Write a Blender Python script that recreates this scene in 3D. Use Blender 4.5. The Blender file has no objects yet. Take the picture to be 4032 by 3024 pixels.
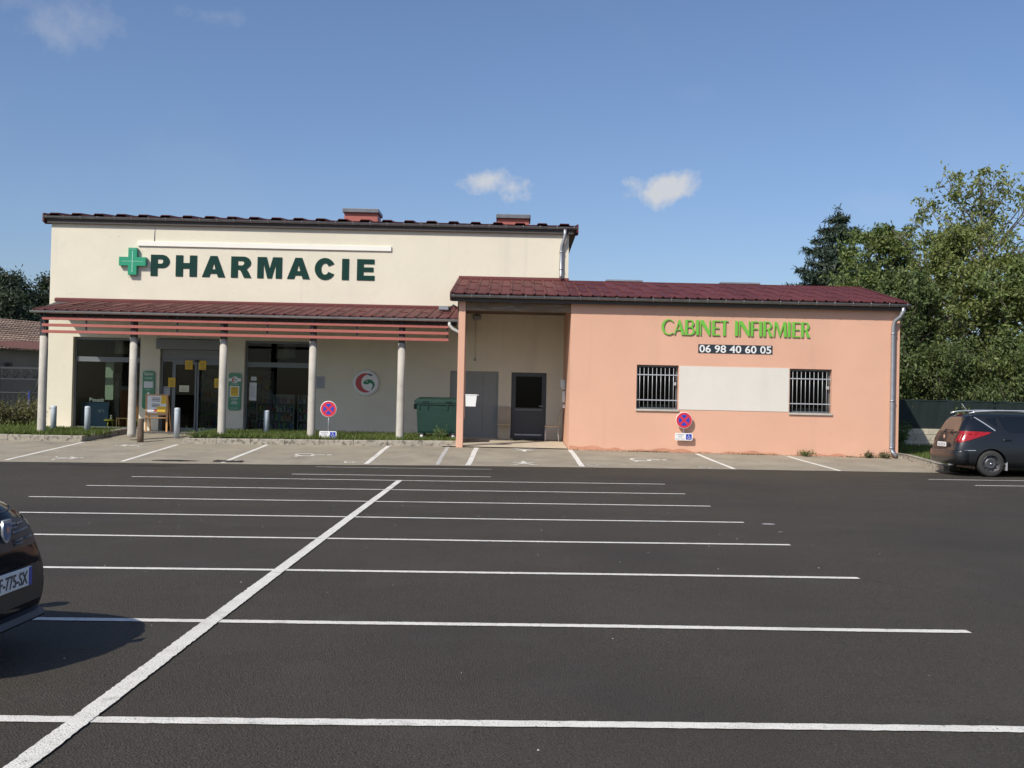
import bpy, bmesh, math, random
import numpy as np
from mathutils import Vector, Matrix
from mathutils.bvhtree import BVHTree
random.seed(7); rng = np.random.default_rng(7)
scene = bpy.context.scene
C = scene.collection
PI = math.pi

# ------------------------------------------------------------------ camera
cam_d = bpy.data.cameras.new('camera'); cam = bpy.data.objects.new('camera', cam_d); C.objects.link(cam)
cam_d.sensor_width = 36.0; cam_d.lens = 36.0 * 4400 / 4032; cam_d.clip_end = 6000; cam_d.clip_start = 0.05
_p, _r = math.radians(0.97), math.radians(1.25)
_f = Vector((0, math.cos(_p), math.sin(_p))); _x = Vector((1, 0, 0)); _u = _x.cross(_f)
_x2 = _x * math.cos(_r) + _u * math.sin(_r); _u2 = -_x * math.sin(_r) + _u * math.cos(_r)
M = Matrix.Identity(4)
for i in range(3):
    M[i][0] = _x2[i]; M[i][1] = _u2[i]; M[i][2] = -_f[i]
M[2][3] = 1.5
cam.matrix_world = M
scene.camera = cam

# ------------------------------------------------------------------ light
SUN_TO = Vector((-0.80, -1.0, 1.15)).normalized()          # towards the sun
sun_d = bpy.data.lights.new('sun', 'SUN'); sun_d.energy = 4.3; sun_d.angle = math.radians(0.53); sun_d.color = (1.0, 0.935, 0.83)
sun = bpy.data.objects.new('sun', sun_d); C.objects.link(sun)
sun.rotation_euler = SUN_TO.to_track_quat('Z', 'Y').to_euler(); sun.location = (-20, -20, 40)
world = bpy.data.worlds.new('World'); scene.world = world; world.use_nodes = True
wn, wl = world.node_tree.nodes, world.node_tree.links
wn.clear()
w_out = wn.new('ShaderNodeOutputWorld'); w_bg = wn.new('ShaderNodeBackground'); w_sky = wn.new('ShaderNodeTexSky')
w_sky.sky_type = 'NISHITA'; w_sky.sun_disc = False
w_sky.sun_elevation = math.asin(SUN_TO.z); w_sky.sun_rotation = math.atan2(SUN_TO.x, SUN_TO.y)
w_sky.altitude = 200; w_sky.air_density = 1.0; w_sky.dust_density = 1.4; w_sky.ozone_density = 2.2
w_bg.inputs['Strength'].default_value = 0.085
w_tc = wn.new('ShaderNodeTexCoord')

def wmath(op, a, b=None, c=None):
    n = wn.new('ShaderNodeMath'); n.operation = op
    for k, v in enumerate((a, b, c)):
        if v is None: continue
        if isinstance(v, (int, float)): n.inputs[k].default_value = v
        else: wl.new(v, n.inputs[k])
    return n.outputs[0]

def wdot(vec):
    n = wn.new('ShaderNodeVectorMath'); n.operation = 'DOT_PRODUCT'
    wl.new(w_tc.outputs['Generated'], n.inputs[0]); n.inputs[1].default_value = vec
    return n.outputs['Value']

w_noise = wn.new('ShaderNodeTexNoise'); w_noise.inputs['Scale'].default_value = 26; w_noise.inputs['Detail'].default_value = 7; w_noise.inputs['Roughness'].default_value = .62
wl.new(w_tc.outputs['Generated'], w_noise.inputs['Vector'])
w_big = wn.new('ShaderNodeTexNoise'); w_big.inputs['Scale'].default_value = 3.2; w_big.inputs['Detail'].default_value = 6; w_big.inputs['Roughness'].default_value = .6
wl.new(w_tc.outputs['Generated'], w_big.inputs['Vector'])
puffs = []
for d, a, b, amp, hard in (((-.0325, .9804, .1940), .038, .0185, .82, 2.2), ((.1322, .9726, .1905), .038, .0175, .92, 2.2), ((.1385, .9718, .1908), .017, .012, .35, 1.2),
                           ((-.3589, .8856, .2948), .066, .026, .34, 1.1), ((-.2529, .9154, .3131), .036, .012, .26, 1.1), ((-.3951, .8669, .3060), .05, .02, .30, .9),
                           ((.316, .9327, .1737), .07, .02, .10, .8), ((.1428, .9525, .2689), .03, .012, .07, .8),
                           ((.62, .72, .31), .10, .03, .4, 1.1), ((-.75, .55, .36), .12, .04, .4, 1.1), ((.2, -.9, .38), .14, .05, .4, 1.1), ((-.8, -.4, .45), .1, .04, .3, 1.1)):
    dv = Vector(d).normalized(); uu = dv.cross(Vector((0, 0, 1))).normalized(); vv = uu.cross(dv)
    fw = wmath('MAXIMUM', wdot(dv), .02)
    u = wmath('DIVIDE', wdot(uu), fw); v = wmath('DIVIDE', wdot(vv), fw)
    r2 = wmath('ADD', wmath('POWER', wmath('ABSOLUTE', wmath('DIVIDE', u, a)), 2.0), wmath('POWER', wmath('ABSOLUTE', wmath('DIVIDE', v, b)), 2.0))
    fld = wmath('ADD', wmath('SUBTRACT', .62, wmath('MULTIPLY', wmath('SQRT', r2), .72)), wmath('MULTIPLY', wmath('SUBTRACT', w_noise.outputs[0], .5), 2.1))
    front = wmath('GREATER_THAN', wdot(dv), .1)
    m = wmath('MULTIPLY', wmath('MINIMUM', wmath('MAXIMUM', wmath('MULTIPLY', fld, hard), 0.0), 1.0), amp)
    puffs.append(wmath('MULTIPLY', m, front))
cl = puffs[0]
for q in puffs[1:]: cl = wmath('MAXIMUM', cl, q)
veil = wmath('MULTIPLY', wmath('MAXIMUM', wmath('SUBTRACT', w_big.outputs[0], .56), 0.0), .35)
cl = wmath('MINIMUM', wmath('ADD', cl, veil), .9)
w_mix = wn.new('ShaderNodeMix'); w_mix.data_type = 'RGBA'
w_tint = wn.new('ShaderNodeMix'); w_tint.data_type = 'RGBA'; w_tint.blend_type = 'MULTIPLY'; w_tint.inputs['Factor'].default_value = 1.0
wl.new(w_sky.outputs[0], w_tint.inputs['A']); w_tint.inputs['B'].default_value = (1.18, 1.255, 1.44, 1)
wl.new(cl, w_mix.inputs['Factor']); wl.new(w_tint.outputs['Result'], w_mix.inputs['A']); w_mix.inputs['B'].default_value = (7.6, 7.7, 8.0, 1)
wl.new(w_mix.outputs['Result'], w_bg.inputs['Color']); wl.new(w_bg.outputs[0], w_out.inputs['Surface'])
scene.view_settings.view_transform = 'Standard'; scene.view_settings.look = 'None'
scene.view_settings.gamma = 1.0; scene.view_settings.use_curve_mapping = False
scene.view_settings.exposure = 0.0

# ------------------------------------------------------------------ helpers
def link(o, parent=None):
    C.objects.link(o)
    if parent is not None: o.parent = parent
    return o

def tag(o, label=None, cat=None, group=None, kind=None):
    if label: o['label'] = label
    if cat: o['category'] = cat
    if group: o['group'] = group
    if kind: o['kind'] = kind
    return o

def empty(name, label, cat, loc=(0, 0, 0), rz=0.0, group=None):
    o = bpy.data.objects.new(name, None); o.empty_display_size = .2; link(o)
    o.location = loc; o.rotation_euler = (0, 0, rz)
    return tag(o, label, cat, group)

class MB:
    """collects geometry and links it as one mesh object"""
    def __init__(s): s.v = []; s.f = []; s.sm = []
    def add(s, vs, fs, smooth=False):
        b = len(s.v); s.v += [tuple(p) for p in vs]; s.f += [tuple(i + b for i in f) for f in fs]; s.sm += [smooth] * len(fs); return s
    def box(s, x0, x1, y0, y1, z0, z1):
        return s.add([(x0, y0, z0), (x1, y0, z0), (x1, y1, z0), (x0, y1, z0), (x0, y0, z1), (x1, y0, z1), (x1, y1, z1), (x0, y1, z1)],
                     [(0, 3, 2, 1), (4, 5, 6, 7), (0, 1, 5, 4), (1, 2, 6, 5), (2, 3, 7, 6), (3, 0, 4, 7)])
    def bbox(s, x0, x1, y0, y1, z0, z1, b=.01):
        """box with chamfered edges"""
        rings = []
        for z, i in ((z0, b), (z0 + b, 0), (z1 - b, 0), (z1, b)):
            X0, X1, Y0, Y1 = x0 + i, x1 - i, y0 + i, y1 - i
            rings.append([(X0 + b, Y0, z), (X1 - b, Y0, z), (X1, Y0 + b, z), (X1, Y1 - b, z), (X1 - b, Y1, z), (X0 + b, Y1, z), (X0, Y1 - b, z), (X0, Y0 + b, z)])
        return s.rings(rings, caps=True)
    def rings(s, rings, caps=True, closed=True, smooth=False):
        n = len(rings[0]); vs = [p for r in rings for p in r]; fs = []
        for k in range(len(rings) - 1):
            for i in range(n if closed else n - 1):
                j = (i + 1) % n; fs.append((k * n + i, k * n + j, (k + 1) * n + j, (k + 1) * n + i))
        s.add(vs, fs, smooth)
        if caps:
            b = len(s.v) - len(vs)
            s.f.append(tuple(b + i for i in range(n))[::-1]); s.f.append(tuple(b + (len(rings) - 1) * n + i for i in range(n))); s.sm += [False, False]
        return s
    def tube(s, pts, r, n=10, caps=True, smooth=True):
        pts = [Vector(p) for p in pts]; rs = r if isinstance(r, (list, tuple)) else [r] * len(pts)
        rings = []; prev = None
        for k, p in enumerate(pts):
            t = (pts[min(k + 1, len(pts) - 1)] - pts[max(k - 1, 0)]).normalized()
            a = prev if prev is not None else (Vector((0, 0, 1)) if abs(t.z) < .9 else Vector((1, 0, 0)))
            e1 = (a - t * a.dot(t)).normalized(); e2 = t.cross(e1); prev = e1
            rings.append([tuple(p + e1 * math.cos(2 * PI * i / n) * rs[k] + e2 * math.sin(2 * PI * i / n) * rs[k]) for i in range(n)])
        return s.rings(rings, caps, True, smooth)
    def lathe(s, prof, n=20, at=(0, 0, 0), axis='z', smooth=True, caps=True):
        rings = []
        for r, h in prof:
            ring = []
            for i in range(n):
                a = 2 * PI * i / n; c, d = r * math.cos(a), r * math.sin(a)
                p = (c, d, h) if axis == 'z' else ((h, c, d) if axis == 'x' else (d, h, c))
                ring.append((p[0] + at[0], p[1] + at[1], p[2] + at[2]))
            rings.append(ring)
        return s.rings(rings, caps, True, smooth)
    def prism(s, poly, d0, d1, plane='xz'):
        """extrude polygon; plane xz extrudes along y, xy along z, yz along x"""
        def P(a, b, d): return (a, d, b) if plane == 'xz' else ((a, b, d) if plane == 'xy' else (d, a, b))
        n = len(poly); vs = [P(a, b, d0) for a, b in poly] + [P(a, b, d1) for a, b in poly]
        fs = [tuple(range(n)), tuple(range(2 * n - 1, n - 1, -1))] + [(i, n + i, n + (i + 1) % n, (i + 1) % n) for i in range(n)]
        return s.add(vs, fs)
    def mesh(s, name):
        m = bpy.data.meshes.new(name); m.from_pydata(s.v, [], s.f)
        bm = bmesh.new(); bm.from_mesh(m); bmesh.ops.recalc_face_normals(bm, faces=bm.faces); bm.to_mesh(m); bm.free()
        if any(s.sm): m.polygons.foreach_set('use_smooth', s.sm)
        return m
    def build(s, name, mat, parent=None, loc=None):
        m = s.mesh(name); m.materials.append(MT[mat] if isinstance(mat, str) else mat)
        o = bpy.data.objects.new(name, m); link(o, parent)
        if loc: o.location = loc
        return o

def inst(src, parent, loc, rot=None, name=None):
    o = bpy.data.objects.new(name or src.name.split('.')[0], src.data); link(o, parent); o.location = loc
    if rot: o.rotation_euler = rot
    return o

def mesh_obj(name, me, mat, parent=None, loc=None):
    me.materials.clear(); me.materials.append(MT[mat] if isinstance(mat, str) else mat)
    o = bpy.data.objects.new(name, me); link(o, parent)
    if loc: o.location = loc
    return o

# ------------------------------------------------------------------ materials
MT = {}
def new_mat(name):
    m = bpy.data.materials.new(name); m.use_nodes = True; MT[name] = m
    nt = m.node_tree; b = nt.nodes['Principled BSDF']
    return m, nt.nodes, nt.links, b

def pmat(name, col, rough=.6, var=0.0, vscale=3.0, bump=0.0, bscale=60.0, metal=0.0, spec=.5, spots=None, island=0.0, coat=0.0, coords='Object', rvar=0.0, stretch=None):
    m, N, L, b = new_mat(name)
    b.inputs['Roughness'].default_value = rough; b.inputs['Metallic'].default_value = metal; b.inputs['Specular IOR Level'].default_value = spec
    b.inputs['Coat Weight'].default_value = coat
    b.inputs['Coat Roughness'].default_value = .04
    col4 = (*col, 1.0); b.inputs['Base Color'].default_value = col4
    tc = N.new('ShaderNodeTexCoord'); vec = tc.outputs[coords]
    if stretch:
        mp = N.new('ShaderNodeMapping'); mp.inputs['Scale'].default_value = stretch; L.new(vec, mp.inputs['Vector']); vec = mp.outputs[0]
    cur = None
    def mixnode(fac, a, bcol, blend='MIX'):
        n = N.new('ShaderNodeMix'); n.data_type = 'RGBA'; n.blend_type = blend
        if isinstance(fac, (int, float)): n.inputs['Factor'].default_value = fac
        else: L.new(fac, n.inputs['Factor'])
        for key, v in (('A', a), ('B', bcol)):
            if isinstance(v, tuple): n.inputs[key].default_value = v
            else: L.new(v, n.inputs[key])
        return n.outputs['Result']
    def ramp(src, lo, hi):
        n = N.new('ShaderNodeMapRange'); n.inputs[1].default_value = lo; n.inputs[2].default_value = hi; L.new(src, n.inputs[0]); return n.outputs[0]
    cur = col4
    if var:
        n1 = N.new('ShaderNodeTexNoise'); n1.inputs['Scale'].default_value = vscale; n1.inputs['Detail'].default_value = 8; n1.inputs['Roughness'].default_value = .65; L.new(vec, n1.inputs['Vector'])
        lo = tuple(max(0, c * (1 - var)) for c in col) + (1,); hi = tuple(min(1, c * (1 + var)) for c in col) + (1,)
        cur = mixnode(ramp(n1.outputs[0], .3, .7), lo, hi)
        if rvar:
            rr = N.new('ShaderNodeMapRange'); rr.inputs[1].default_value = .3; rr.inputs[2].default_value = .7; rr.inputs[3].default_value = rough - rvar; rr.inputs[4].default_value = rough + rvar
            L.new(n1.outputs[0], rr.inputs[0]); L.new(rr.outputs[0], b.inputs['Roughness'])
    if spots:
        for sc, lo, hi, c, amt, *st in spots:
            n2 = N.new('ShaderNodeTexNoise'); vv_ = vec
            if st: mp2 = N.new('ShaderNodeMapping'); mp2.inputs['Scale'].default_value = st[0]; L.new(vec, mp2.inputs['Vector']); vv_ = mp2.outputs[0]
            n2.inputs['Scale'].default_value = sc; n2.inputs['Detail'].default_value = 4; L.new(vv_, n2.inputs['Vector'])
            f = ramp(n2.outputs[0], lo, hi); mm = N.new('ShaderNodeMath'); mm.operation = 'MULTIPLY'; mm.inputs[1].default_value = amt; L.new(f, mm.inputs[0])
            cur = mixnode(mm.outputs[0], cur, (*c, 1))
    if island:
        g = N.new('ShaderNodeNewGeometry'); hv = N.new('ShaderNodeHueSaturation')
        mr = N.new('ShaderNodeMapRange'); mr.inputs[3].default_value = 1 - island; mr.inputs[4].default_value = 1 + island; L.new(g.outputs['Random Per Island'], mr.inputs[0]); L.new(mr.outputs[0], hv.inputs['Value'])
        mr2 = N.new('ShaderNodeMapRange'); mr2.inputs[3].default_value = .485; mr2.inputs[4].default_value = .515
        ad = N.new('ShaderNodeMath'); ad.operation = 'FRACT'; mu = N.new('ShaderNodeMath'); mu.operation = 'MULTIPLY'; mu.inputs[1].default_value = 17.3
        L.new(g.outputs['Random Per Island'], mu.inputs[0]); L.new(mu.outputs[0], ad.inputs[0]); L.new(ad.outputs[0], mr2.inputs[0]); L.new(mr2.outputs[0], hv.inputs['Hue'])
        if isinstance(cur, tuple): hv.inputs['Color'].default_value = cur
        else: L.new(cur, hv.inputs['Color'])
        cur = hv.outputs[0]
    if not isinstance(cur, tuple): L.new(cur, b.inputs['Base Color'])
    if bump:
        n3 = N.new('ShaderNodeTexNoise'); n3.inputs['Scale'].default_value = bscale; n3.inputs['Detail'].default_value = 5; L.new(vec, n3.inputs['Vector'])
        bp = N.new('ShaderNodeBump'); bp.inputs['Strength'].default_value = bump; bp.inputs['Distance'].default_value = .02; L.new(n3.outputs[0], bp.inputs['Height']); L.new(bp.outputs[0], b.inputs['Normal'])
    return m

def objvar(name, amt=.1):
    """per-object brightness variation on an existing material"""
    m = MT[name]; N, L = m.node_tree.nodes, m.node_tree.links; b = N['Principled BSDF']
    oi = N.new('ShaderNodeObjectInfo'); mr = N.new('ShaderNodeMapRange'); mr.inputs[3].default_value = 1 - amt; mr.inputs[4].default_value = 1 + amt; L.new(oi.outputs['Random'], mr.inputs[0])
    hv = N.new('ShaderNodeHueSaturation'); L.new(mr.outputs[0], hv.inputs['Value'])
    if b.inputs['Base Color'].links: L.new(b.inputs['Base Color'].links[0].from_socket, hv.inputs['Color'])
    else: hv.inputs['Color'].default_value = b.inputs['Base Color'].default_value
    L.new(hv.outputs[0], b.inputs['Base Color'])

def leafmat(name, col, island=.35, trans=.35):
    m = pmat(name, col, .55, island=island, spec=.35)
    N, L = m.node_tree.nodes, m.node_tree.links; b = N['Principled BSDF']; out = N['Material Output']
    t = N.new('ShaderNodeBsdfTranslucent'); mx = N.new('ShaderNodeMixShader'); mx.inputs[0].default_value = trans
    src = b.inputs['Base Color'].links[0].from_socket; g = N.new('ShaderNodeMix'); g.data_type = 'RGBA'; g.blend_type = 'MULTIPLY'; g.inputs['Factor'].default_value = 1
    L.new(src, g.inputs['A']); g.inputs['B'].default_value = (1.3, 1.35, .6, 1); L.new(g.outputs['Result'], t.inputs['Color'])
    L.new(b.outputs[0], mx.inputs[1]); L.new(t.outputs[0], mx.inputs[2]); L.new(mx.outputs[0], out.inputs['Surface'])
    return m

def glassmat(name, tint=(.75, .8, .78), refl=1.0, rough=.02):
    m = bpy.data.materials.new(name); m.use_nodes = True; MT[name] = m
    N, L = m.node_tree.nodes, m.node_tree.links; N.clear()
    o = N.new('ShaderNodeOutputMaterial'); tr = N.new('ShaderNodeBsdfTransparent'); gl = N.new('ShaderNodeBsdfGlossy'); mx = N.new('ShaderNodeMixShader'); fr = N.new('ShaderNodeFresnel')
    tr.inputs['Color'].default_value = (*tint, 1); gl.inputs['Roughness'].default_value = rough; gl.inputs['Color'].default_value = (1, 1, 1, 1); fr.inputs['IOR'].default_value = 1.52
    mu = N.new('ShaderNodeMath'); mu.operation = 'MULTIPLY'; mu.inputs[1].default_value = 1.7 * refl; mu.use_clamp = True
    L.new(fr.outputs[0], mu.inputs[0]); L.new(mu.outputs[0], mx.inputs[0]); L.new(tr.outputs[0], mx.inputs[1]); L.new(gl.outputs[0], mx.inputs[2]); L.new(mx.outputs[0], o.inputs['Surface'])
    return m

pmat('asphalt_dark', (.062, .053, .0395), .80, .14, .35, 1.0, 95, spec=.3, spots=[(75, .56, .68, (.125, .110, .088), .75), (140, .60, .70, (.17, .155, .128), .6), (55, .58, .68, (.020, .018, .016), .75), (110, .60, .68, (.016, .015, .013), .7), (330, .70, .76, (.5, .48, .44), .7), (1.3, .55, .72, (.082, .073, .062), .55), (.25, .50, .66, (.046, .041, .035), .65), (.6, .60, .70, (.072, .064, .054), .6, (.35, 1.6, 1)), (2.6, .68, .74, (.034, .030, .026), .6)])
pmat('asphalt_old', (.345, .305, .232), .9, .18, 1.1, .7, 140, spec=.3, spots=[(150, .58, .7, (.42, .39, .35), .5), (120, .6, .72, (.12, .11, .10), .5), (.7, .6, .75, (.19, .172, .15), .6), (3.5, .63, .72, (.2, .185, .165), .5)])
pmat('paint_white', (.80, .775, .70), .75, .10, 5, .6, 120, spots=[(60, .60, .72, (.45, .43, .39), .6), (1.7, .58, .70, (.50, .475, .43), .6), (5.5, .62, .70, (.42, .40, .36), .5), (110, .60, .68, (.13, .12, .105), .75), (45, .66, .72, (.10, .092, .08), .85)])
pmat('paint_worn', (.55, .53, .50), .8, .2, 6, .4, 150, spots=[(40, .5, .6, (.25, .24, .22), .8)])
pmat('stucco_cream', (.765, .715, .575), .9, .045, .7, .5, 90, spec=.2, spots=[(.5, .54, .8, (.68, .63, .51), .5), (2.4, .62, .8, (.60, .56, .46), .35), (1.0, .60, .74, (.60, .55, .47), .45, (2.2, 2.2, .12)), (40, .6, .75, (.70, .64, .54), .4), (9, .72, .76, (.35, .31, .26), .5)])
pmat('stucco_peach', (.725, .425, .300), .9, .05, .6, .5, 90, spec=.2, spots=[(.42, .52, .78, (.68, .385, .27), .6), (1.6, .60, .8, (.64, .40, .31), .35), (1.0, .60, .74, (.62, .37, .27), .4, (2.0, 2.0, .14)), (40, .6, .75, (.70, .40, .275), .4), (11, .735, .77, (.40, .22, .16), .55)])
pmat('stucco_damp', (.60, .295, .19), .9, .18, 2.4, .4, 120, spec=.2)
pmat('panel_offwhite', (.70, .665, .60), .85, .04, .8, .3, 90, spec=.25, spots=[(1.0, .58, .74, (.60, .57, .51), .45, (1.8, 1.8, .15)), (30, .6, .75, (.62, .59, .53), .4)])
pmat('roof_tile', (.118, .032, .030), .58, .22, 5, .2, 90, spec=.25, spots=[(3.0, .6, .75, (.075, .035, .030), .6), (25, .62, .74, (.16, .07, .055), .4)]); objvar('roof_tile', .16)
pmat('flashing_red', (.12, .033, .032), .5, .10, 4, spec=.3)
pmat('louvre_red', (.40, .125, .10), .5, .06, 3, spec=.4)
pmat('zinc', (.42, .43, .45), .42, .15, 6, metal=.75)
pmat('zinc_dark', (.20, .205, .22), .45, .2, 5, metal=.55)
pmat('soffit', (.075, .066, .062), .8, .1, 3)
pmat('concrete', (.50, .47, .41), .9, .12, 3, .5, 60, spots=[(8, .6, .75, (.32, .30, .27), .5)])
pmat('concrete_slab', (.56, .49, .375), .9, .1, 2, .4, 70, spots=[(5, .6, .75, (.45, .41, .34), .5)])
pmat('kerb_stone', (.36, .325, .265), .92, .2, 6, .8, 50, spots=[(9, .50, .64, (.10, .09, .07), .8), (40, .6, .7, (.58, .54, .46), .5)])
pmat('steel_dark', (.05, .052, .055), .5, .1, 5, metal=.3)
pmat('frame_grey', (.17, .185, .19), .45, .05, 5, metal=.2)
pmat('shutter_grey', (.22, .235, .235), .5, .05, 8, metal=.1)
pmat('door_grey', (.27, .285, .275), .55, .04, 3)
pmat('door_slate', (.052, .06, .068), .4, .05, 3)
pmat('pvc_white', (.62, .62, .60), .4)
pmat('bar_steel', (.52, .53, .55), .4, .1, 12, metal=.35)
pmat('bollard_blue', (.50, .56, .61), .45, .05, 9, spots=[(20, .66, .75, (.28, .27, .26), .6)])
pmat('wood_old', (.14, .10, .07), .85, .3, 4, .5, 40, stretch=(6, 6, .6))
pmat('wood_beam', (.20, .135, .085), .8, .35, 2.5, .4, 40, stretch=(.7, 6, 6), spots=[(3, .56, .66, (.30, .30, .31), .7)])
pmat('wood_light', (.55, .30, .13), .5, .15, 5, stretch=(1, 1, .3))
pmat('wood_orange', (.60, .22, .06), .45, .18, 4, stretch=(3, 3, .3))
pmat('sign_green', (.012, .21, .105), .3, .03, 4, coat=.3)
pmat('cross_green', (.015, .30, .155), .3, .03, 4, coat=.3)
pmat('letter_green_dark', (.008, .042, .034), .6, .04, 6, spec=.15)
pmat('letter_green', (.16, .50, .055), .4, .04, 6)
pmat('sign_white', (.80, .80, .78), .4)
pmat('bar_white', (.86, .84, .76), .5, .03, 2)
pmat('dot_white', (.7, .95, .85), .4)
pmat('plate_navy', (.028, .035, .045), .35)
pmat('sign_red', (.62, .035, .05), .35, .03, 4)
pmat('sign_blue', (.03, .055, .42), .35, .03, 4)
pmat('sign_grey_text', (.28, .29, .33), .6)
pmat('logo_red', (.50, .05, .05), .4); pmat('logo_green', (.015, .20, .085), .4); pmat('logo_navy', (.03, .035, .17), .4)
pmat('paper_yellow', (.78, .50, .05), .7, .03, 6); pmat('paper_pale', (.72, .70, .50), .7); pmat('paper_white', (.70, .71, .70), .7); pmat('paper_ink', (.10, .09, .09), .7)
pmat('plaque_grey', (.36, .37, .40), .5)
pmat('bin_green', (.008, .040, .029), .5, .12, 6, spots=[(9, .62, .75, (.03, .07, .055), .4)])
pmat('rubber', (.034, .033, .032), .8, .15, 20, .2, 80)
pmat('black_plastic', (.018, .018, .019), .45, .1, 8)
pmat('wheel_steel', (.10, .10, .105), .38, .2, 10, metal=.5)
pmat('chrome', (.75, .76, .78), .12, metal=1.0)
pmat('silver_rail', (.70, .71, .73), .3, metal=.6)
pmat('car_grey', (.009, .0105, .012), .35, .04, 2, coat=.45, spec=.5)
pmat('car_navy', (.004, .006, .012), .10, .03, 2, coat=0.0, spec=.05)
pmat('car_glass', (.006, .008, .010), .06, spec=.8)
pmat('car_glass_reflection', (.10, .075, .055), .08, spec=.8)  # brownish reflection of the rear window put into the glass colour
pmat('lamp_red', (.34, .008, .010), .15, .45, 22, coat=.7)
pmat('lamp_white', (.7, .7, .72), .1, coat=1.0)
pmat('badge_metal', (.55, .60, .66), .25, metal=.6); pmat('badge_blue', (.10, .16, .30), .35); pmat('badge_orange', (.75, .32, .18), .4)
pmat('grass_soil', (.055, .085, .025), .95, .35, 3, .6, 30, spots=[(6, .55, .7, (.14, .12, .06), .6)])
pmat('field', (.08, .11, .035), .95, .3, .4, .5, 8, spots=[(1.2, .55, .7, (.15, .14, .06), .5)])
leafmat('grass_blade', (.125, .165, .042), .5, .3)
leafmat('weed_leaf', (.11, .17, .045), .4, .3)
leafmat('shrub_leaf', (.13, .125, .06), .45, .25)
leafmat('leaf_walnut', (.185, .215, .070), .45, .30)
leafmat('leaf_mid', (.150, .195, .064), .45, .28)
leafmat('leaf_dark', (.100, .135, .046), .45, .22)
leafmat('leaf_forest', (.036, .052, .028), .45, .15)
leafmat('needle', (.045, .068, .044), .45, .1)
pmat('bark', (.16, .135, .11), .95, .3, 5, .8, 25)
pmat('fence_mesh', (.006, .015, .014), .7, .12, 2.0, .3, 300)
pmat('fence_post', (.012, .05, .038), .5)
pmat('block', (.52, .47, .36), .95, .14, 4, .7, 40, spots=[(5, .58, .72, (.22, .19, .14), .6)]); objvar('block', .13)
pmat('mortar', (.40, .37, .31), .95, .15, 6)
pmat('old_tile', (.165, .112, .088), .9, .3, 3, .6, 18, spots=[(9, .52, .62, (.38, .30, .24), .7), (16, .55, .65, (.09, .055, .045), .6)]); objvar('old_tile', .2)
pmat('old_tile_red', (.17, .075, .058), .85, .2, 6); objvar('old_tile_red', .12)
pmat('wall_old', (.12, .125, .14), .9, .15, 1.2, .4, 40)
pmat('blue_paint', (.02, .035, .20), .45, .1, 6)
pmat('sheet_metal', (.45, .46, .47), .5, .1, 4, metal=.3)
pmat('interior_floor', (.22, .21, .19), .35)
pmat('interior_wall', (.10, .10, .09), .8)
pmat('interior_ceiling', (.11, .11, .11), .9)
pmat('lampshade', (.52, .46, .36), .8)
pmat('panel_blue', (.018, .055, .12), .45); pmat('panel_mint', (.50, .62, .46), .6)
pmat('plastic_yellow', (.62, .56, .04), .4); pmat('plastic_green', (.12, .50, .06), .4); pmat('skin_toy', (.60, .36, .22), .6)
pmat('shelf_white', (.50, .50, .48), .5)
for i, c in enumerate(((.55, .55, .52), (.45, .15, .1), (.12, .28, .45), (.20, .40, .2), (.6, .48, .15), (.4, .25, .4))): pmat('product_%d' % i, c, .5)
pmat('cream_chair', (.48, .40, .29), .5, .08, 4)
pmat('floor_shade_dark', (.03, .03, .03), .95, .2, 20)  # near-black colour standing in for shade on the porch floor
pmat('asphalt_seam', (.10, .092, .082), .85, .3, 8, .5, 90, spots=[(3, .45, .6, (.058, .052, .045), .9)])
pmat('tyre_mark', (.046, .042, .038), .72, .2, 8, .8, 95, spots=[(2.0, .42, .62, (.060, .0535, .0455), 1.0), (60, .56, .68, (.11, .10, .088), .6)])
pmat('patch_dark', (.016, .0155, .015), .55, .2, 6)
pmat('iron', (.045, .042, .04), .6, .3, 12, metal=.5)
glassmat('glass_clear', (.72, .76, .74), .13)
glassmat('glass_dark', (.35, .38, .38), .10)

# ------------------------------------------------------------------ ground heights
YBX, YBY = [-45, -11.8, -5.5, -1.7, 5.4, 10.5, 45], [24.6, 25.9, 26.4, 27.0, 27.25, 27.1, 27.1]
TTX, TTZ = [-45, -9, -1.6, 1.6, 10.2, 45], [.16, .18, .27, .27, .23, .23]
def lot_z(x, y): return .0069 * x - .0016 * y
def yb(x): return float(np.interp(x, YBX, YBY))
def strip_z(x, y):
    b = yb(x); zl = lot_z(x, b) + .004; t = float(np.interp(x, TTX, TTZ))
    if y < 30.8: return zl + (t - zl) * (y - b) / (30.8 - b)
    return t + (min(y, 34.6) - 30.8) * (.41 - t) / 3.8

def sheet(name, xs, ys, zf, mat, kind='structure', parent=None, yfun=None):
    v = []; f = []; nx = len(xs)
    for j, y in enumerate(ys):
        for x in xs:
            yy = yfun(x, y) if yfun else y
            v.append((x, yy, zf(x, yy)))
    for j in range(len(ys) - 1):
        for i in range(nx - 1): f.append((j * nx + i, j * nx + i + 1, (j + 1) * nx + i + 1, (j + 1) * nx + i))
    o = MB().add(v, f).build(name, mat, parent)
    if parent is None: o['kind'] = kind
    return o

def poly_on(name, poly, zf, mat, parent, lift=.004, sub=0):
    """flat marking laid on a ground height function; poly is a list of (x, y)"""
    bm = bmesh.new(); vs = [bm.verts.new((x, y, 0)) for x, y in poly]; bm.faces.new(vs)
    if sub: bmesh.ops.triangulate(bm, faces=bm.faces); bmesh.ops.subdivide_edges(bm, edges=bm.edges, cuts=sub, use_grid_fill=True)
    for v in bm.verts: v.co.z = zf(v.co.x, v.co.y) + lift
    bmesh.ops.recalc_face_normals(bm, faces=bm.faces)
    for f in bm.faces:
        if f.normal.z < 0: f.normal_flip()
    me = bpy.data.meshes.new(name); bm.to_mesh(me); bm.free()
    return mesh_obj(name, me, mat, parent)

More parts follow.
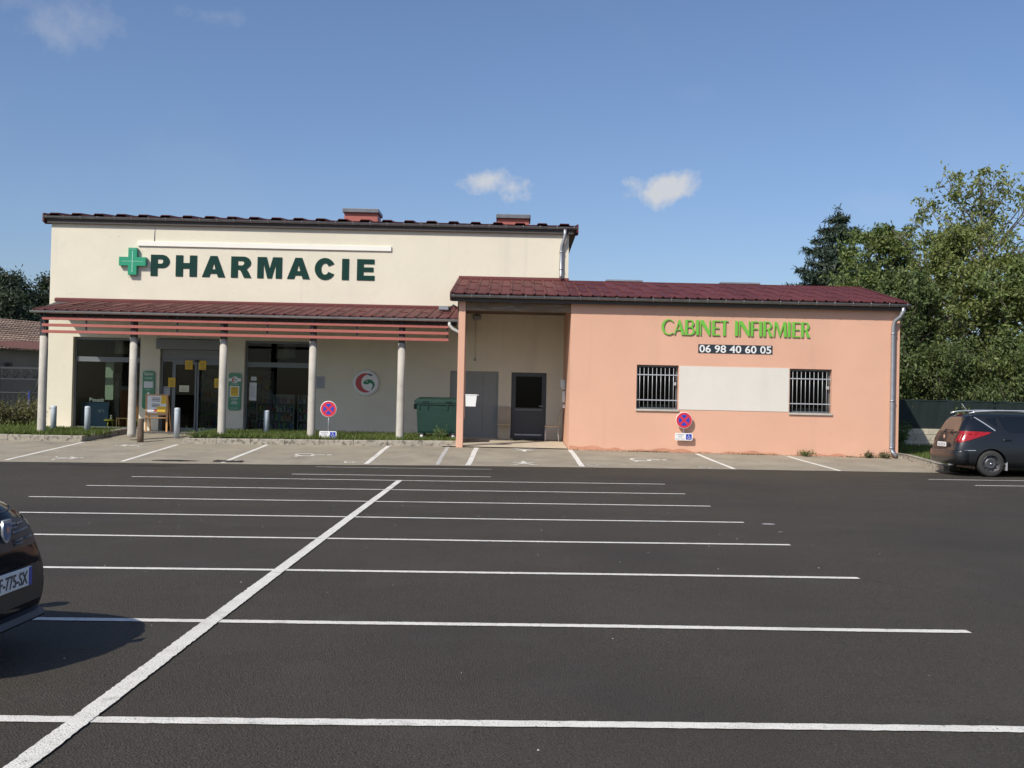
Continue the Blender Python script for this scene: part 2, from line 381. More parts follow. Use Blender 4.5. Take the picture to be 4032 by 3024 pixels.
def band(name, p0, p1, w, zf, mat, parent, lift=.004, n=24, wob=.012):
    """painted line with slightly wandering edges"""
    a, b = Vector(p0), Vector(p1); d = (b - a); L = d.length; d.normalize(); q = Vector((-d.y, d.x)); v = []; f = []
    ph = random.random() * 6
    for i in range(n + 1):
        t = i / n; c = a + d * L * t + q * (math.sin(t * 7 + ph) * wob + math.sin(t * 17 + ph * 2) * wob * .4)
        ww = w * (1 + random.uniform(-.03, .03)); jj = (random.uniform(-.0035, .0035), random.uniform(-.0035, .0035))
        for s in (-.5, .5): x, y = c + q * (ww * s + jj[s > 0]); v.append((x, y, zf(x, y) + lift))
    for i in range(n): f.append((2 * i, 2 * i + 2, 2 * i + 3, 2 * i + 1))
    return MB().add(v, f).build(name, mat, parent)

# ------------------------------------------------------------------ 2D lettering
def arc(cx, cy, rx, ry, a0, a1, n=14):
    return [(cx + rx * math.cos(math.radians(a0 + (a1 - a0) * i / n)), cy + ry * math.sin(math.radians(a0 + (a1 - a0) * i / n))) for i in range(n + 1)]

def fill_mesh(name, loops, depth):
    """2D loops (outer + holes) filled and extruded; returned standing in x-z, front at y=0, back at y=depth"""
    cu = bpy.data.curves.new(name, 'CURVE'); cu.dimensions = '2D'; cu.fill_mode = 'BOTH'; cu.extrude = depth / 2
    for lp in loops:
        sp = cu.splines.new('POLY'); sp.points.add(len(lp) - 1); sp.use_cyclic_u = True
        for k, (x, y) in enumerate(lp): sp.points[k].co = (x, y, 0, 1)
    return curve_mesh(name, cu, depth)

def curve_mesh(name, cu, depth):
    ob = bpy.data.objects.new(name, cu); C.objects.link(ob)
    dg = bpy.context.evaluated_depsgraph_get(); dg.update()
    me = bpy.data.meshes.new_from_object(ob.evaluated_get(dg)); bpy.data.objects.remove(ob); bpy.data.curves.remove(cu)
    for v in me.vertices: x, y, z = v.co; v.co = (x, depth / 2 - z, y)
    me.update(); me.name = name
    return me

def text_mesh(name, txt, size, depth=.004, bold=0.0, width=None, align='LEFT', squeeze=1.0):
    cu = bpy.data.curves.new(name, 'FONT'); cu.body = txt; cu.size = size; cu.extrude = depth / 2; cu.offset = bold; cu.resolution_u = 3
    me = curve_mesh(name, cu, depth)
    xs = [v.co.x for v in me.vertices]; x0, x1 = min(xs), max(xs); k = (width / (x1 - x0)) if width else squeeze
    off = {'LEFT': 0, 'CENTER': .5, 'RIGHT': 1}[align] * (x1 - x0) * k
    for v in me.vertices: v.co.x = (v.co.x - x0) * k - off
    return me
# ================================================================== SETTING
def gz(x, y): return -.6 if y < 27.0 else (-.6 + (y - 27.0) / 3.5 * .72 if y < 30.5 else .12)
ground = sheet('ground', [-2500, -600, -200, -90, -45, -20, 0, 20, 45, 90, 200, 600, 2500], [-400, -60, 0, 27, 28.2, 29.4, 30.5, 34, 60, 120, 400, 3000], gz, 'field')
lot = sheet('parking_lot', list(np.linspace(-45, 45, 31)), list(np.linspace(0, 1, 12)), lot_z, 'asphalt_dark', yfun=lambda x, t: -14 + (yb(x) + .05 + 14) * t)
strip = sheet('parking_strip', list(np.linspace(-45, 10.9, 80)), list(np.linspace(0, 1, 14)), lambda x, y: strip_z(x, y) + .002, 'asphalt_old', yfun=lambda x, t: yb(x) + (31.3 - yb(x)) * t)
LA = .0096; ca, sa = math.cos(LA), math.sin(LA)
def LW(u, v): return (ca * u - sa * v, sa * u + ca * v)
Y0, SP, XC = 5.271, 2.3415, -1.923
for i in range(8):
    v = Y0 + SP * i; L0, R0 = XC - 5.17, XC + 5.14 + (.0 if i else 4.0)
    if i == 0: L0 -= 2
    band('painted_line', LW(L0, v), LW(R0, v), .10, lot_z, 'paint_white', lot, .005, 360, .014)
for v, a, b, m in ((Y0 + SP * 7 + 1.45, -2.35, 1.75, 'paint_white'), (Y0 + SP * 7 + 4.12, -2.30, 1.75, 'paint_worn')):
    band('painted_line', LW(XC + a, v), LW(XC + b, v), .10, lot_z, m, lot, .005)
band('painted_line', LW(XC, 2.0), LW(XC, Y0 + SP * 7 + .02), .108, lot_z, 'paint_white', lot, .009, 700, .004)
for x0, y in ((9.14, 24.44), (9.42, 22.68)): band('painted_line', (x0, y), (x0 + 5, y + .05), .10, lot_z, 'paint_white', lot, .005)
for (a, b, w, m) in (((-11.69, 30.62), (-11.82, 26.2), .11, 'paint_white'), ((-9.08, 30.46), (-9.16, 26.35), .11, 'paint_white'), ((-6.68, 30.66), (-6.82, 26.5), .11, 'paint_white'), ((-3.35, 30.7), (-3.47, 26.9), .12, 'paint_white'),
                     ((-1.72, 30.62), (-1.77, 27.1), .10, 'paint_worn'), ((-.93, 30.55), (-1.02, 27.1), .13, 'paint_white'), ((1.63, 30.5), (1.76, 27.25), .13, 'paint_white'), ((5.05, 30.4), (5.46, 27.3), .11, 'paint_white'), ((7.51, 30.3), (8.02, 27.2), .11, 'paint_white')):
    band('painted_line', a, b, w, strip_z, m, strip, .007, 10, .006)
# ground pictograms -------------------------------------------------
def xf(poly, at, s, rot, flip=1):
    c, d = math.cos(rot), math.sin(rot); return [(at[0] + s * (x * flip * c - y * d), at[1] + s * (x * flip * d + y * c)) for x, y in poly]
WCH = [('picto', arc(0, -.12, .42, .42, 150, 380, 22) + arc(0, -.12, .31, .31, 380, 150, 22)),
       ('picto', [(-.10, .52), (.02, .52), (.06, .18), (.34, .18), (.50, -.34), (.64, -.30), (.66, -.38), (.44, -.48), (.27, .06), (-.06, .06)]),
       ('picto', arc(-.04, .68, .10, .10, 0, 340, 14))]
def wheelchair(at, s, rot, mat='paint_white', zf=strip_z, par=None, flip=1, lift=.008):
    for k, (n, p) in enumerate(WCH): poly_on('wheelchair_symbol', xf(p, at, s, rot, flip), zf, mat, par or strip, lift + k * .0006, 0)
wheelchair((-5.1, 28.45), .72, math.radians(-90)); wheelchair((3.47, 28.8), .74, math.radians(-90))
wheelchair((-6.45, 26.95), .34, math.radians(-90), 'paint_worn'); wheelchair((-3.85, 27.2), .36, math.radians(-90)); wheelchair((2.1, 27.6), .40, math.radians(-90), 'paint_worn'); wheelchair((4.85, 27.5), .40, math.radians(-90), 'paint_worn')
WALK = [(-.05, .42), (.06, .42), (.16, .30), (.44, .16), (.41, .09), (.12, .20), (.10, .02), (.42, -.38), (.60, -.42), (.60, -.50), (.36, -.47), (.02, -.10), (-.30, -.48), (-.52, -.46), (-.52, -.39), (-.33, -.39), (-.06, .0), (-.08, .20), (-.40, .06), (-.43, .13), (-.13, .30)]
HEAD = arc(0, .54, .085, .085, 0, 340, 12)
for at, s, rot in (((-10.22, 30.0), .62, 1.75), ((-10.64, 26.85), .62, -1.3), ((.38, 30.28), .62, math.pi), ((.32, 27.66), .62, 0.0)):
    poly_on('pedestrian_symbol', xf(WALK, at, s, rot), strip_z, 'paint_white', strip, .008); poly_on('pedestrian_symbol', xf(HEAD, at, s, rot), strip_z, 'paint_white', strip, .0085)
# dark patches and scuffs on the dark asphalt
def blob(cx, cy, rx, ry, n=26, j=.25): return [(cx + rx * (1 + random.uniform(-j, j)) * math.cos(2 * PI * i / n), cy + ry * (1 + random.uniform(-j, j)) * math.sin(2 * PI * i / n)) for i in range(n)]
poly_on('dark_patch', blob(-9.6, 25.15, .75, .10), lot_z, 'patch_dark', lot, .005); poly_on('dark_patch', blob(-8.1, 25.2, .62, .09), lot_z, 'patch_dark', lot, .005); poly_on('dark_patch', blob(-12.2, 25.0, 1.3, .03), lot_z, 'patch_dark', lot, .005)
poly_on('dark_patch', blob(-8.05, 26.75, .55, .14), strip_z, 'patch_dark', strip, .006)
for cx, cy in ((3.36, 14.5), (3.3, 13.6)): poly_on('paint_spot', blob(cx, cy, .085 if cy > 14 else .03, .06 if cy > 14 else .02), lot_z, 'paint_worn', lot, .005)
band('asphalt_seam', (3.2, 9.9), (4.9, 7.1), .014, lot_z, 'asphalt_seam', lot, .004, 60, .006); band('asphalt_seam', (-12, 21.3), (14, 21.75), .03, lot_z, 'asphalt_seam', lot, .004, 120, .015)

# loose pale grit scattered on the lot
v = []; f = []
for _ in range(260):
    x, y = rng.uniform(-9, 11), rng.uniform(3, 26); r = rng.uniform(.002, .0065); z = lot_z(x, y) + .003; b = len(v); h = r * .9
    v += [(x - r, y - r * .7, z), (x + r, y - r, z), (x + r * .8, y + r, z), (x - r, y + r * .8, z), (x, y, z + h)]; f += [(b, b + 1, b + 4), (b + 1, b + 2, b + 4), (b + 2, b + 3, b + 4), (b + 3, b, b + 4)]
tag(MB().add(v, f).build('loose_grit', 'concrete'), 'tiny pale stones scattered over the dark asphalt', 'grit', kind='stuff')
# drain grate
g = empty('drain_grate', 'dark iron drain grate lying across a painted bay line', 'drain grate', (-6.75, 26.9, strip_z(-6.75, 26.9)))
MB().box(-.34, .34, -.24, -.20, -.01, .014).box(-.34, .34, .20, .24, -.01, .014).box(-.34, -.30, -.2, .2, -.01, .014).box(.30, .34, -.2, .2, -.01, .014).build('frame', 'iron', g)
for k in range(9): MB().box(-.29 + k * .066, -.255 + k * .066, -.2, .2, -.01, .012).build('grate_bar', 'iron', g)

# ------------------------------------------------------------------ kerbs, beds, slabs
def bedz(x, y): return .34 + (y - 30.9) * .024 + (.035 if x > -9 else 0.0)
def kerb_run(name, label, pts, w, h, zf, seg=1.0, group=None):
    """row of separate kerb stones along a polyline; each stone is its own part"""
    root = empty(name, label, 'kerb', (pts[0][0], pts[0][1], 0), group=group)
    o = Vector((pts[0][0], pts[0][1], 0))
    for (a, b) in zip(pts[:-1], pts[1:]):
        a, b = Vector(a), Vector(b); d = b - a; L = d.length; d.normalize(); q = Vector((-d.y, d.x)); n = max(1, round(L / seg)); s = L / n
        for k in range(n):
            p0, p1 = a + d * (k * s + .006), a + d * ((k + 1) * s - .006); hh = h + random.uniform(-.006, .006); rings = []
            for p in (p0, p1):
                zb = zf(p.x, p.y); r = []
                for off, z in ((0, zb - .15), (0, zb + hh - .02), (.02, zb + hh), (w, zb + hh), (w, zb - .15)):
                    c = p + q * off; r.append((c.x - o.x, c.y - o.y, z))
                rings.append(r)
            MB().rings(rings).build('kerb_stone', 'kerb_stone', root)
    return root
kz = lambda x, y: strip_z(x, min(y, 30.8)) if y < 31 else strip_z(x, y)
kerb_run('kerb', 'concrete kerb in front of the left grass bed, turning towards the shop door', [(-45, 30.72), (-24, 30.72), (-11.78, 30.72), (-11.35, 33.9)], .14, .165, kz, 1.0)
kerb_run('kerb', 'long concrete kerb below the grass bed with the no-parking sign', [(-8.88, 33.7), (-9.05, 30.78), (-1.5, 30.80)], .14, .15, kz, 1.0)
kerb_run('kerb', 'low concrete kerb by the estate car at the end of the peach wall', [(10.62, 27.42), (10.62, 30.2), (10.36, 31.0)], -.16, .15, kz, 1.0)
bed_l = sheet('lawn_bed', [-45, -30, -20, -16, -13, -11.7], [30.8, 31.5, 32.5, 33.95], lambda x, y: bedz(x, y) - .02, 'grass_soil')
bed_m = sheet('lawn_bed', [-9.0, -6, -4, -1.48], [30.86, 31.5, 32.5, 33.75], lambda x, y: bedz(x, y) - .02, 'grass_soil')
lawn_r = sheet('lawn', [10.7, 13, 18, 30, 60], [26.95, 29, 31, 34, 37.0], lambda x, y: .10 + (y - 26.95) * .021, 'grass_soil')
lawn_l = sheet('lawn', [-70, -40, -25, -14.5], [33.9, 38, 42, 60], lambda x, y: .40 - (y - 33.9) * .006, 'grass_soil')
path = sheet('footpath', list(np.linspace(-11.8, -8.8, 9)), [31.28, 32, 33, 33.7], lambda x, y: strip_z(x, y) + .003, 'asphalt_old')
apron = MB().box(-14.6, -1.3, 33.7, 34.58, .1, .405).build('concrete_apron', 'concrete_slab'); apron['kind'] = 'structure'
porch_floor = sheet('porch_floor', [-1.9, -1.3, 1.56], [30.62, 31.5, 33, 34.58], lambda x, y: .285 + (y - 30.62) * .026, 'concrete_slab')

def blades(name, label, n, xr, yr, zf, hmin, hmax, mat='grass_blade', w=.012, dens=None, kind='stuff', cat='grass'):
    xs = rng.uniform(*xr, n); ys = rng.uniform(*yr, n)
    if dens is not None:
        keep = np.array([rng.random() < dens(x, y) for x, y in zip(xs, ys)]); xs, ys = xs[keep], ys[keep]; n = len(xs)
    zs = np.array([zf(x, y) for x, y in zip(xs, ys)]); h = rng.uniform(hmin, hmax, n); a = rng.uniform(0, 2 * PI, n); lean = rng.uniform(-.6, .6, (n, 2)) * h[:, None]
    W = w * rng.uniform(.7, 1.4, n); dx, dy = np.cos(a) * W, np.sin(a) * W
    V = np.empty((n, 3, 3)); V[:, 0] = np.stack([xs - dx, ys - dy, zs], 1); V[:, 1] = np.stack([xs + dx, ys + dy, zs], 1); V[:, 2] = np.stack([xs + lean[:, 0], ys + lean[:, 1], zs + h], 1)
    return tag(tri_mesh(name, V, mat), label, cat, kind=kind)

def tri_mesh(name, V, mat, parent=None):
    """V: (n, k, 3) faces with k corners each"""
    n, k = V.shape[:2]; me = bpy.data.meshes.new(name); me.vertices.add(n * k); me.vertices.foreach_set('co', V.reshape(-1).astype(np.float32))
    me.loops.add(n * k); me.loops.foreach_set('vertex_index', np.arange(n * k, dtype=np.int32)); me.polygons.add(n)
    me.polygons.foreach_set('loop_start', np.arange(0, n * k, k, dtype=np.int32)); me.polygons.foreach_set('loop_total', np.full(n, k, dtype=np.int32)); me.update(); me.validate()
    return mesh_obj(name, me, mat, parent)
tuft = lambda x, y: .45 + .55 * (math.sin(x * 3.1 + y * 2.3) * math.sin(x * 1.3 - y * 4.1) > -.35)
blades('grass', 'short green grass of the left bed by the bollards', 26000, (-17.5, -11.55), (30.9, 33.7), bedz, .05, .15, dens=lambda x, y: tuft(x, y) * (x < -11.68 + (y - 30.7) * .13))
blades('grass', 'short green grass around the no-parking sign post', 30000, (-8.85, -1.55), (30.98, 33.7), bedz, .05, .15, dens=tuft)
blades('grass', 'sunlit lawn between the peach wall and the grey estate car', 26000, (10.85, 16), (27.1, 36.9), lambda x, y: .10 + (y - 26.95) * .021, .06, .2, w=.016)
blades('grass', 'rough grass behind the left bed', 14000, (-26, -14.6), (33.7, 42), lambda x, y: .40 - (y - 33.9) * .006, .08, .28, w=.02)

# ================================================================== walls with openings
def wall_holes(x0, x1, z0, z1, holes, y, t, zbase=None):
    """front face at y, back at y+t, rectangular openings with reveals"""
    xs = sorted({x0, x1, *[h[0] for h in holes], *[h[1] for h in holes]}); zs = sorted({z0, z1, *[h[2] for h in holes], *[h[3] for h in holes]}); m = MB()
    def inside(cx, cz): return any(h[0] < cx < h[1] and h[2] < cz < h[3] for h in holes)
    for a, b in zip(xs[:-1], xs[1:]):
        for c, d in zip(zs[:-1], zs[1:]):
            if inside((a + b) / 2, (c + d) / 2): continue
            m.add([(a, y, c), (b, y, c), (b, y, d), (a, y, d)], [(0, 1, 2, 3)]); m.add([(a, y + t, c), (b, y + t, c), (b, y + t, d), (a, y + t, d)], [(3, 2, 1, 0)])
    for a, b, c, d in holes:
        m.add([(a, y, c), (a, y + t, c), (a, y + t, d), (a, y, d)], [(0, 1, 2, 3)]); m.add([(b, y, c), (b, y, d), (b, y + t, d), (b, y + t, c)], [(0, 1, 2, 3)])
        m.add([(a, y, d), (a, y + t, d), (b, y + t, d), (b, y, d)], [(0, 1, 2, 3)]); m.add([(a, y, c), (b, y, c), (b, y + t, c), (a, y + t, c)], [(0, 1, 2, 3)])
    for a, b, c, d in ((x0, x0, z0, z1), (x1, x1, z0, z1)): m.add([(a, y, c), (a, y + t, c), (a, y + t, d), (a, y, d)], [(0, 1, 2, 3)])
    m.add([(x0, y, z1), (x1, y, z1), (x1, y + t, z1), (x0, y + t, z1)], [(0, 1, 2, 3)])
    bm = bmesh.new(); me = bpy.data.meshes.new('t'); me.from_pydata(m.v, [], m.f); bm.from_mesh(me); bmesh.ops.remove_doubles(bm, verts=bm.verts, dist=1e-5); bmesh.ops.recalc_face_normals(bm, faces=bm.faces)
    out = bpy.data.meshes.new('wall'); bm.to_mesh(out); bm.free(); bpy.data.meshes.remove(me)
    return out

def tile_mesh(w, L, kind):
    """one sheet tile; x across, y up the slope, z off the roof. Lower edge hangs a little"""
    if kind == 'wide': prof = [(0, 0), (.13, 0), (.17, .058), (.43, .058), (.47, 0), (w, 0)]
    else: prof = [(0, .0), (.022, .034), (.062, .034), (.09, .006), (w * .62, .010), (w - .004, .0)]
    m = MB(); t = .018; top0 = [(x, 0, z + .024) for x, z in prof]; top1 = [(x, L + .03, z + .004) for x, z in prof]; lip = [(x, .002, z - t + .018) for x, z in prof]
    n = len(prof); vs = top0 + top1 + lip; fs = [(i, i + 1, n + i + 1, n + i) for i in range(n - 1)] + [(2 * n + i, 2 * n + i + 1, i + 1, i) for i in range(n - 1)]
    fs += [(0, n, 2 * n), (n - 1, 2 * n + n - 1, n + n - 1)]
    return m.add(vs, fs).mesh('roof_tile')

def tile_roof(parent, x0, x1, ye, ze, yr, zr, pitch, rows, kind='narrow', xshear=0.0):
    """individual tiles laid in staggered columns up a single slope"""
    slope = math.atan2(zr - ze, yr - ye); L = math.hypot(zr - ze, yr - ye); RL = L / rows; n = int((x1 - x0) / pitch); pitch = (x1 - x0) / n
    full, half = tile_mesh(pitch, RL, kind), tile_mesh(pitch, RL / 2, kind); full.materials.append(MT['roof_tile']); half.materials.append(MT['roof_tile'])
    for c in range(n):
        segs = [(k * RL, full) for k in range(rows)] if c % 2 == 0 else [(0, half)] + [(RL / 2 + k * RL, full) for k in range(rows - 1)] + [(L - RL / 2, half)]
        for s, me in segs:
            o = bpy.data.objects.new('roof_tile', me); link(o, parent)
            xx = x0 + c * pitch + (xshear * (1 - c / n) ** 6 * s / L if xshear else 0)
            o.location = (xx, ye + s * math.cos(slope), ze + s * math.sin(slope) + random.uniform(0, .004)); o.rotation_euler = (slope, 0, 0)

def gutter(parent, x0, x1, y, z, r=.075, step=.5, mat='zinc'):
    prof = [(math.cos(a) * r, math.sin(a) * r) for a in np.linspace(PI, 2 * PI, 9)]; prof = [(prof[0][0] - .012, .006)] + prof; m = MB()
    inner = [(a * .9, b * .9) for a, b in prof][::-1]; loop = prof + inner
    m.rings([[(x, y + a, z + b) for a, b in loop] for x in (x0, x1)]); g = m.build('gutter', mat, parent)
    br = MB().tube([(0, -r - .014, .012), (0, -r * .9, -r * .55), (0, -r * .45, -r * .98), (0, 0, -r - .008), (0, r, -.01)], .007, 5).mesh('bracket'); br.materials.append(MT['zinc'])
    n = int((x1 - x0) / step)
    for k in range(n + 1):
        o = bpy.data.objects.new('bracket', br); link(o, g); o.location = (x0 + .1 + k * (x1 - x0 - .2) / n, y, z)
    return g

def downpipe(parent, pts, r, mat='zinc', clips=()):
    d = MB().tube(pts, r, 14).build('downpipe', mat, parent)
    for z, x, y in clips: MB().lathe([(r, z - .02), (r + .012, z - .02), (r + .012, z + .02), (r, z + .02)], 14, (x, y, 0)).build('clip', mat, d)
    return d

# ================================================================== PHARMACY
FY = 34.6
ph = empty('pharmacy_building', 'cream two-storey-high shop building with canopy, columns and dark red roof', 'building', (-6.4, FY, .4))
ph.location = (0, 0, 0)
W1, D1, W2 = (-13.62, -11.53, .42, 3.26), (-10.92, -8.98, .40, 3.26), (-8.30, -6.25, .42, 3.26)
GD, SD = (-1.92, -.42, .40, 2.46), (-.02, 1.07, .40, 2.45)
mesh_obj('wall', wall_holes(-14.39, 1.67, .0, 6.9, [W1, D1, W2, GD, SD], FY, .32), 'stucco_cream', ph)
MB().box(-14.39, -14.1, FY + .32, 50, 0, 6.9).build('side_wall', 'stucco_cream', ph)
MB().box(1.38, 1.67, FY + .32, 50, 0, 6.9).build('side_wall', 'stucco_cream', ph)
MB().box(-14.1, 1.38, 49.7, 50, 0, 6.9).build('back_wall', 'stucco_cream', ph)
# upper roof
rf = MB().add([(-14.55, 34.47, 6.99), (1.93, 34.47, 6.99), (1.93, 42.3, 7.93), (-14.62, 42.3, 7.93), (-14.62, 50.4, 6.9), (1.93, 50.4, 6.9), (-14.62, 34.47, 6.90), (1.93, 34.47, 6.90), (1.93, 50.4, 6.80), (-14.62, 50.4, 6.80)],
              [(0, 1, 2, 3), (3, 2, 5, 4), (6, 7, 8, 9), (0, 1, 7, 6), (4, 5, 8, 9), (1, 2, 5, 8, 7), (0, 3, 4, 9, 6)]).build('roof', 'flashing_red', ph)
tile_roof(rf, -14.55, 1.90, 34.45, 6.99, 42.2, 7.93, .66, 3, 'wide')
MB().box(-14.5, 1.80, 34.49, 34.598, 6.76, 6.895).build('soffit', 'soffit', ph)
for x in (-14.60, 1.90): MB().prism([(34.40, 6.80), (34.40, 7.05), (42.2, 7.98), (42.2, 7.84), (34.62, 6.74)], x, x + .05, 'yz').build('verge_board', 'flashing_red', ph)
gutter(ph, -14.58, 1.92, 34.45, 6.965, .075, .52, 'zinc_dark')
downpipe(ph, [(1.54, 34.45, 6.9), (1.54, 34.45, 6.74), (1.51, 34.47, 6.58), (1.46, 34.50, 6.42), (1.44, 34.53, 6.28), (1.44, 34.53, 5.52), (1.44, 34.47, 5.44), (1.44, 34.40, 5.40)], .055, 'zinc', ((6.2, 1.44, 34.53), (5.66, 1.44, 34.53)))
for x0, x1, z in ((-5.52, -4.36, 7.56), (-.62, .48, 7.48)):
    ch = MB().box(x0 + .05, x1 - .05, 35.6, 36.5, 6.9, z - .10).build('chimney', 'louvre_red', ph)
    MB().bbox(x0, x1, 35.5, 36.6, z - .10, z + .02, .012).build('chimney_cap', 'zinc_dark', ch); MB().box(x0 + .02, x1 - .02, 35.52, 36.58, z + .022, z + .035).build('cap_rim', 'zinc', ch)
# windows and doors
def glazing(hole, transom, name='window', mull=()):
    a, b, c, d = hole; y = FY + .17; fw = .065
    w = MB().box(a, a + fw, y, y + .07, c, d).box(b - fw, b, y, y + .07, c, d).box(a + fw, b - fw, y, y + .07, d - .075, d).box(a + fw, b - fw, y, y + .07, c, c + .07).build(name, 'frame_grey', ph)
    if transom: MB().box(a + fw, b - fw, y - .006, y + .07, transom - .075, transom + .075).build('transom', 'frame_grey', w)
    for x in mull: MB().box(x - .03, x + .03, y - .004, y + .06, c + .07, (transom or d) - .075).build('mullion', 'frame_grey', w)
    if transom: MB().box(a + fw, b - fw, y + .03, y + .038, transom + .075, d - .075).build('pane', 'glass_clear', w)
    MB().box(a + fw, b - fw, y + .03, y + .038, c + .07, (transom or d) - .075 * bool(transom)).build('pane', 'glass_clear', w)
    return w
glazing(W1, 2.58); glazing(W2, 2.52)
MB().box(-14.0, -11.4, FY - .03, FY + .17, .405, .42).build('threshold', 'concrete_slab', ph)
a, b, c, d = D1; y = FY + .12
door = MB().box(a, a + .07, y, y + .12, c, 2.66).box(b - .07, b, y, y + .12, c, 2.66).box(a + .07, b - .07, y, y + .12, 2.55, 2.66).box(-10.56, -10.50, y, y + .12, c, 2.55).build('sliding_door', 'frame_grey', ph)
MB().box(a + .07, -10.56, y + .05, y + .058, c, 2.55).build('sidelight_pane', 'glass_clear', door)
for x0, x1 in ((-10.50, -9.80), (-9.775, -9.05)):
    lf = MB().box(x0, x0 + .05, y - .02, y + .03, c + .01, 2.55).box(x1 - .05, x1, y - .02, y + .03, c + .01, 2.55).box(x0 + .05, x1 - .05, y - .02, y + .03, 2.47, 2.55).box(x0 + .05, x1 - .05, y - .02, y + .03, c + .01, c + .11).build('door_leaf', 'frame_grey', door)
    MB().box(x0 + .05, x1 - .05, y, y + .008, c + .11, 2.47).build('pane', 'glass_clear', lf)
MB().bbox(-9.86, -9.72, y - .07, y - .021, 2.55, 2.62, .01).build('door_sensor', 'black_plastic', door)
sh = MB().bbox(-11.03, -8.94, FY - .10, FY + .12, 2.93, 3.25, .02).build('shutter_box', 'shutter_grey', ph)
for k in range(4): MB().bbox(a + .02, b - .02, y - .03, y + .0, 2.665 + k * .066, 2.728 + k * .066, .008).build('shutter_slat', 'shutter_grey', sh)
for hole, mat, nm in ((GD, 'door_grey', 'metal_door'), (SD, 'door_slate', 'glazed_door')):
    a, b, c, d = hole; y = FY + .06
    fr = MB().box(a, a + .06, y, y + .1, c, d).box(b - .06, b, y, y + .1, c, d).box(a + .06, b - .06, y, y + .1, d - .06, d).build(nm, mat, ph)
    if nm == 'metal_door':
        MB().box(a + .06, -.90, y + .02, y + .07, c, d - .06).build('door_leaf', mat, fr); MB().box(-.893, b - .06, y + .02, y + .07, c, d - .06).build('door_leaf', mat, fr)
        MB().tube([(-1.0, y + .02, 1.42), (-1.0, y - .04, 1.42), (-1.12, y - .045, 1.42)], .012, 8).build('handle', 'bar_steel', fr)
    else:
        MB().box(a + .06, b - .06, y + .02, y + .07, c, 1.36).box(a + .06, a + .14, y + .02, y + .07, 1.36, d - .06).box(b - .14, b - .06, y + .02, y + .07, 1.36, d - .06).box(a + .14, b - .14, y + .02, y + .07, 2.33, d - .06).build('door_leaf', mat, fr)
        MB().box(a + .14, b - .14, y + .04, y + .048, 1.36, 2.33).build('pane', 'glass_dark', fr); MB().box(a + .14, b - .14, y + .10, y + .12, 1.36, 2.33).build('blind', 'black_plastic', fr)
        MB().bbox(a + .12, b - .12, y - .01, y + .019, 1.27, 1.33, .008).build('rail', 'frame_grey', fr); MB().bbox(a + .12, b - .12, y - .004, y + .019, .50, .545, .006).build('kick_rail', 'bar_steel', fr)
        MB().tube([(b - .10, y + .02, 1.42), (b - .10, y - .04, 1.42), (b - .22, y - .045, 1.42)], .011, 8).build('handle', 'bar_steel', fr)
# canopy
cv = MB().add([(-13.42, 31.18, 3.79), (-1.56, 31.18, 3.79), (-1.56, 34.598, 4.34), (-14.15, 34.598, 4.34), (-13.42, 31.18, 3.74), (-1.56, 31.18, 3.74), (-1.56, 34.598, 4.24), (-14.15, 34.598, 4.24)],
              [(0, 1, 2, 3), (7, 6, 5, 4), (0, 1, 5, 4), (1, 2, 6, 5), (2, 3, 7, 6), (3, 0, 4, 7)]).build('canopy_roof', 'soffit', ph)
tile_roof(cv, -13.42, -1.56, 31.14, 3.80, 34.56, 4.345, .30, 1, 'narrow', xshear=-.72)
MB().prism([(34.50, 4.33), (34.50, 4.40), (34.56, 4.455), (34.598, 4.455), (34.598, 4.33)], -14.2, -1.54, 'yz').build('flashing', 'flashing_red', cv)
gutter(cv, -13.46, -1.56, 31.10, 3.79, .07, .52)
MB().box(-13.3, -1.60, 31.39, 31.51, 3.63, 3.76).build('canopy_beam', 'soffit', cv)
for x in np.arange(-13.3, -1.6, .9): MB().add([(x, 31.22, 3.66), (x + .06, 31.22, 3.66), (x + .06, 34.59, 4.16), (x, 34.59, 4.16), (x, 31.22, 3.745), (x + .06, 31.22, 3.745), (x + .06, 34.59, 4.245), (x, 34.59, 4.245)], [(0, 3, 2, 1), (4, 5, 6, 7), (0, 1, 5, 4), (1, 2, 6, 5), (2, 3, 7, 6), (3, 0, 4, 7)]).build('rafter', 'soffit', cv)
for x in (-13.21, -10.67, -8.14, -5.62, -3.125):
    MB().lathe([(.118, .30), (.118, .42), (.112, .5), (.108, 2.0), (.106, 3.10)], 24, (x, 31.45, 0)).build('column', 'concrete', ph)
    MB().box(x - .085, x + .085, 31.38, 31.52, 3.10, 3.80).build('column_head', 'steel_dark', ph)
for z in (3.583, 3.397, 3.216): MB().bbox(-13.16, -1.80, 31.17, 31.23, z - .04, z + .04, .006).build('louvre_rail', 'louvre_red', ph)
for x in (-13.13, -11.95, -10.67, -9.40, -8.14, -6.88, -5.62, -4.37, -3.125, -1.84): MB().box(x - .022, x + .022, 31.232, 31.27, 3.18, 3.72).build('louvre_hanger', 'steel_dark', ph)
downpipe(ph, [(-1.78, 31.12, 3.72), (-1.78, 31.12, 3.64), (-1.70, 31.14, 3.54), (-1.50, 31.18, 3.44), (-1.44, 31.2, 3.34), (-1.44, 31.2, .4)], .045, 'pvc_white')
# inside of the shop
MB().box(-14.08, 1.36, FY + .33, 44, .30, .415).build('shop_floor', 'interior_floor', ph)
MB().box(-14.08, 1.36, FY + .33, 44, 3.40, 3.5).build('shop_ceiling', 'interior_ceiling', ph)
MB().box(-14.08, 1.36, 43.9, 44.1, .42, 3.4).build('inner_wall', 'interior_wall', ph); MB().box(-5.2, -5.0, FY + .33, 43.9, .42, 3.4).build('inner_wall', 'interior_wall', ph)

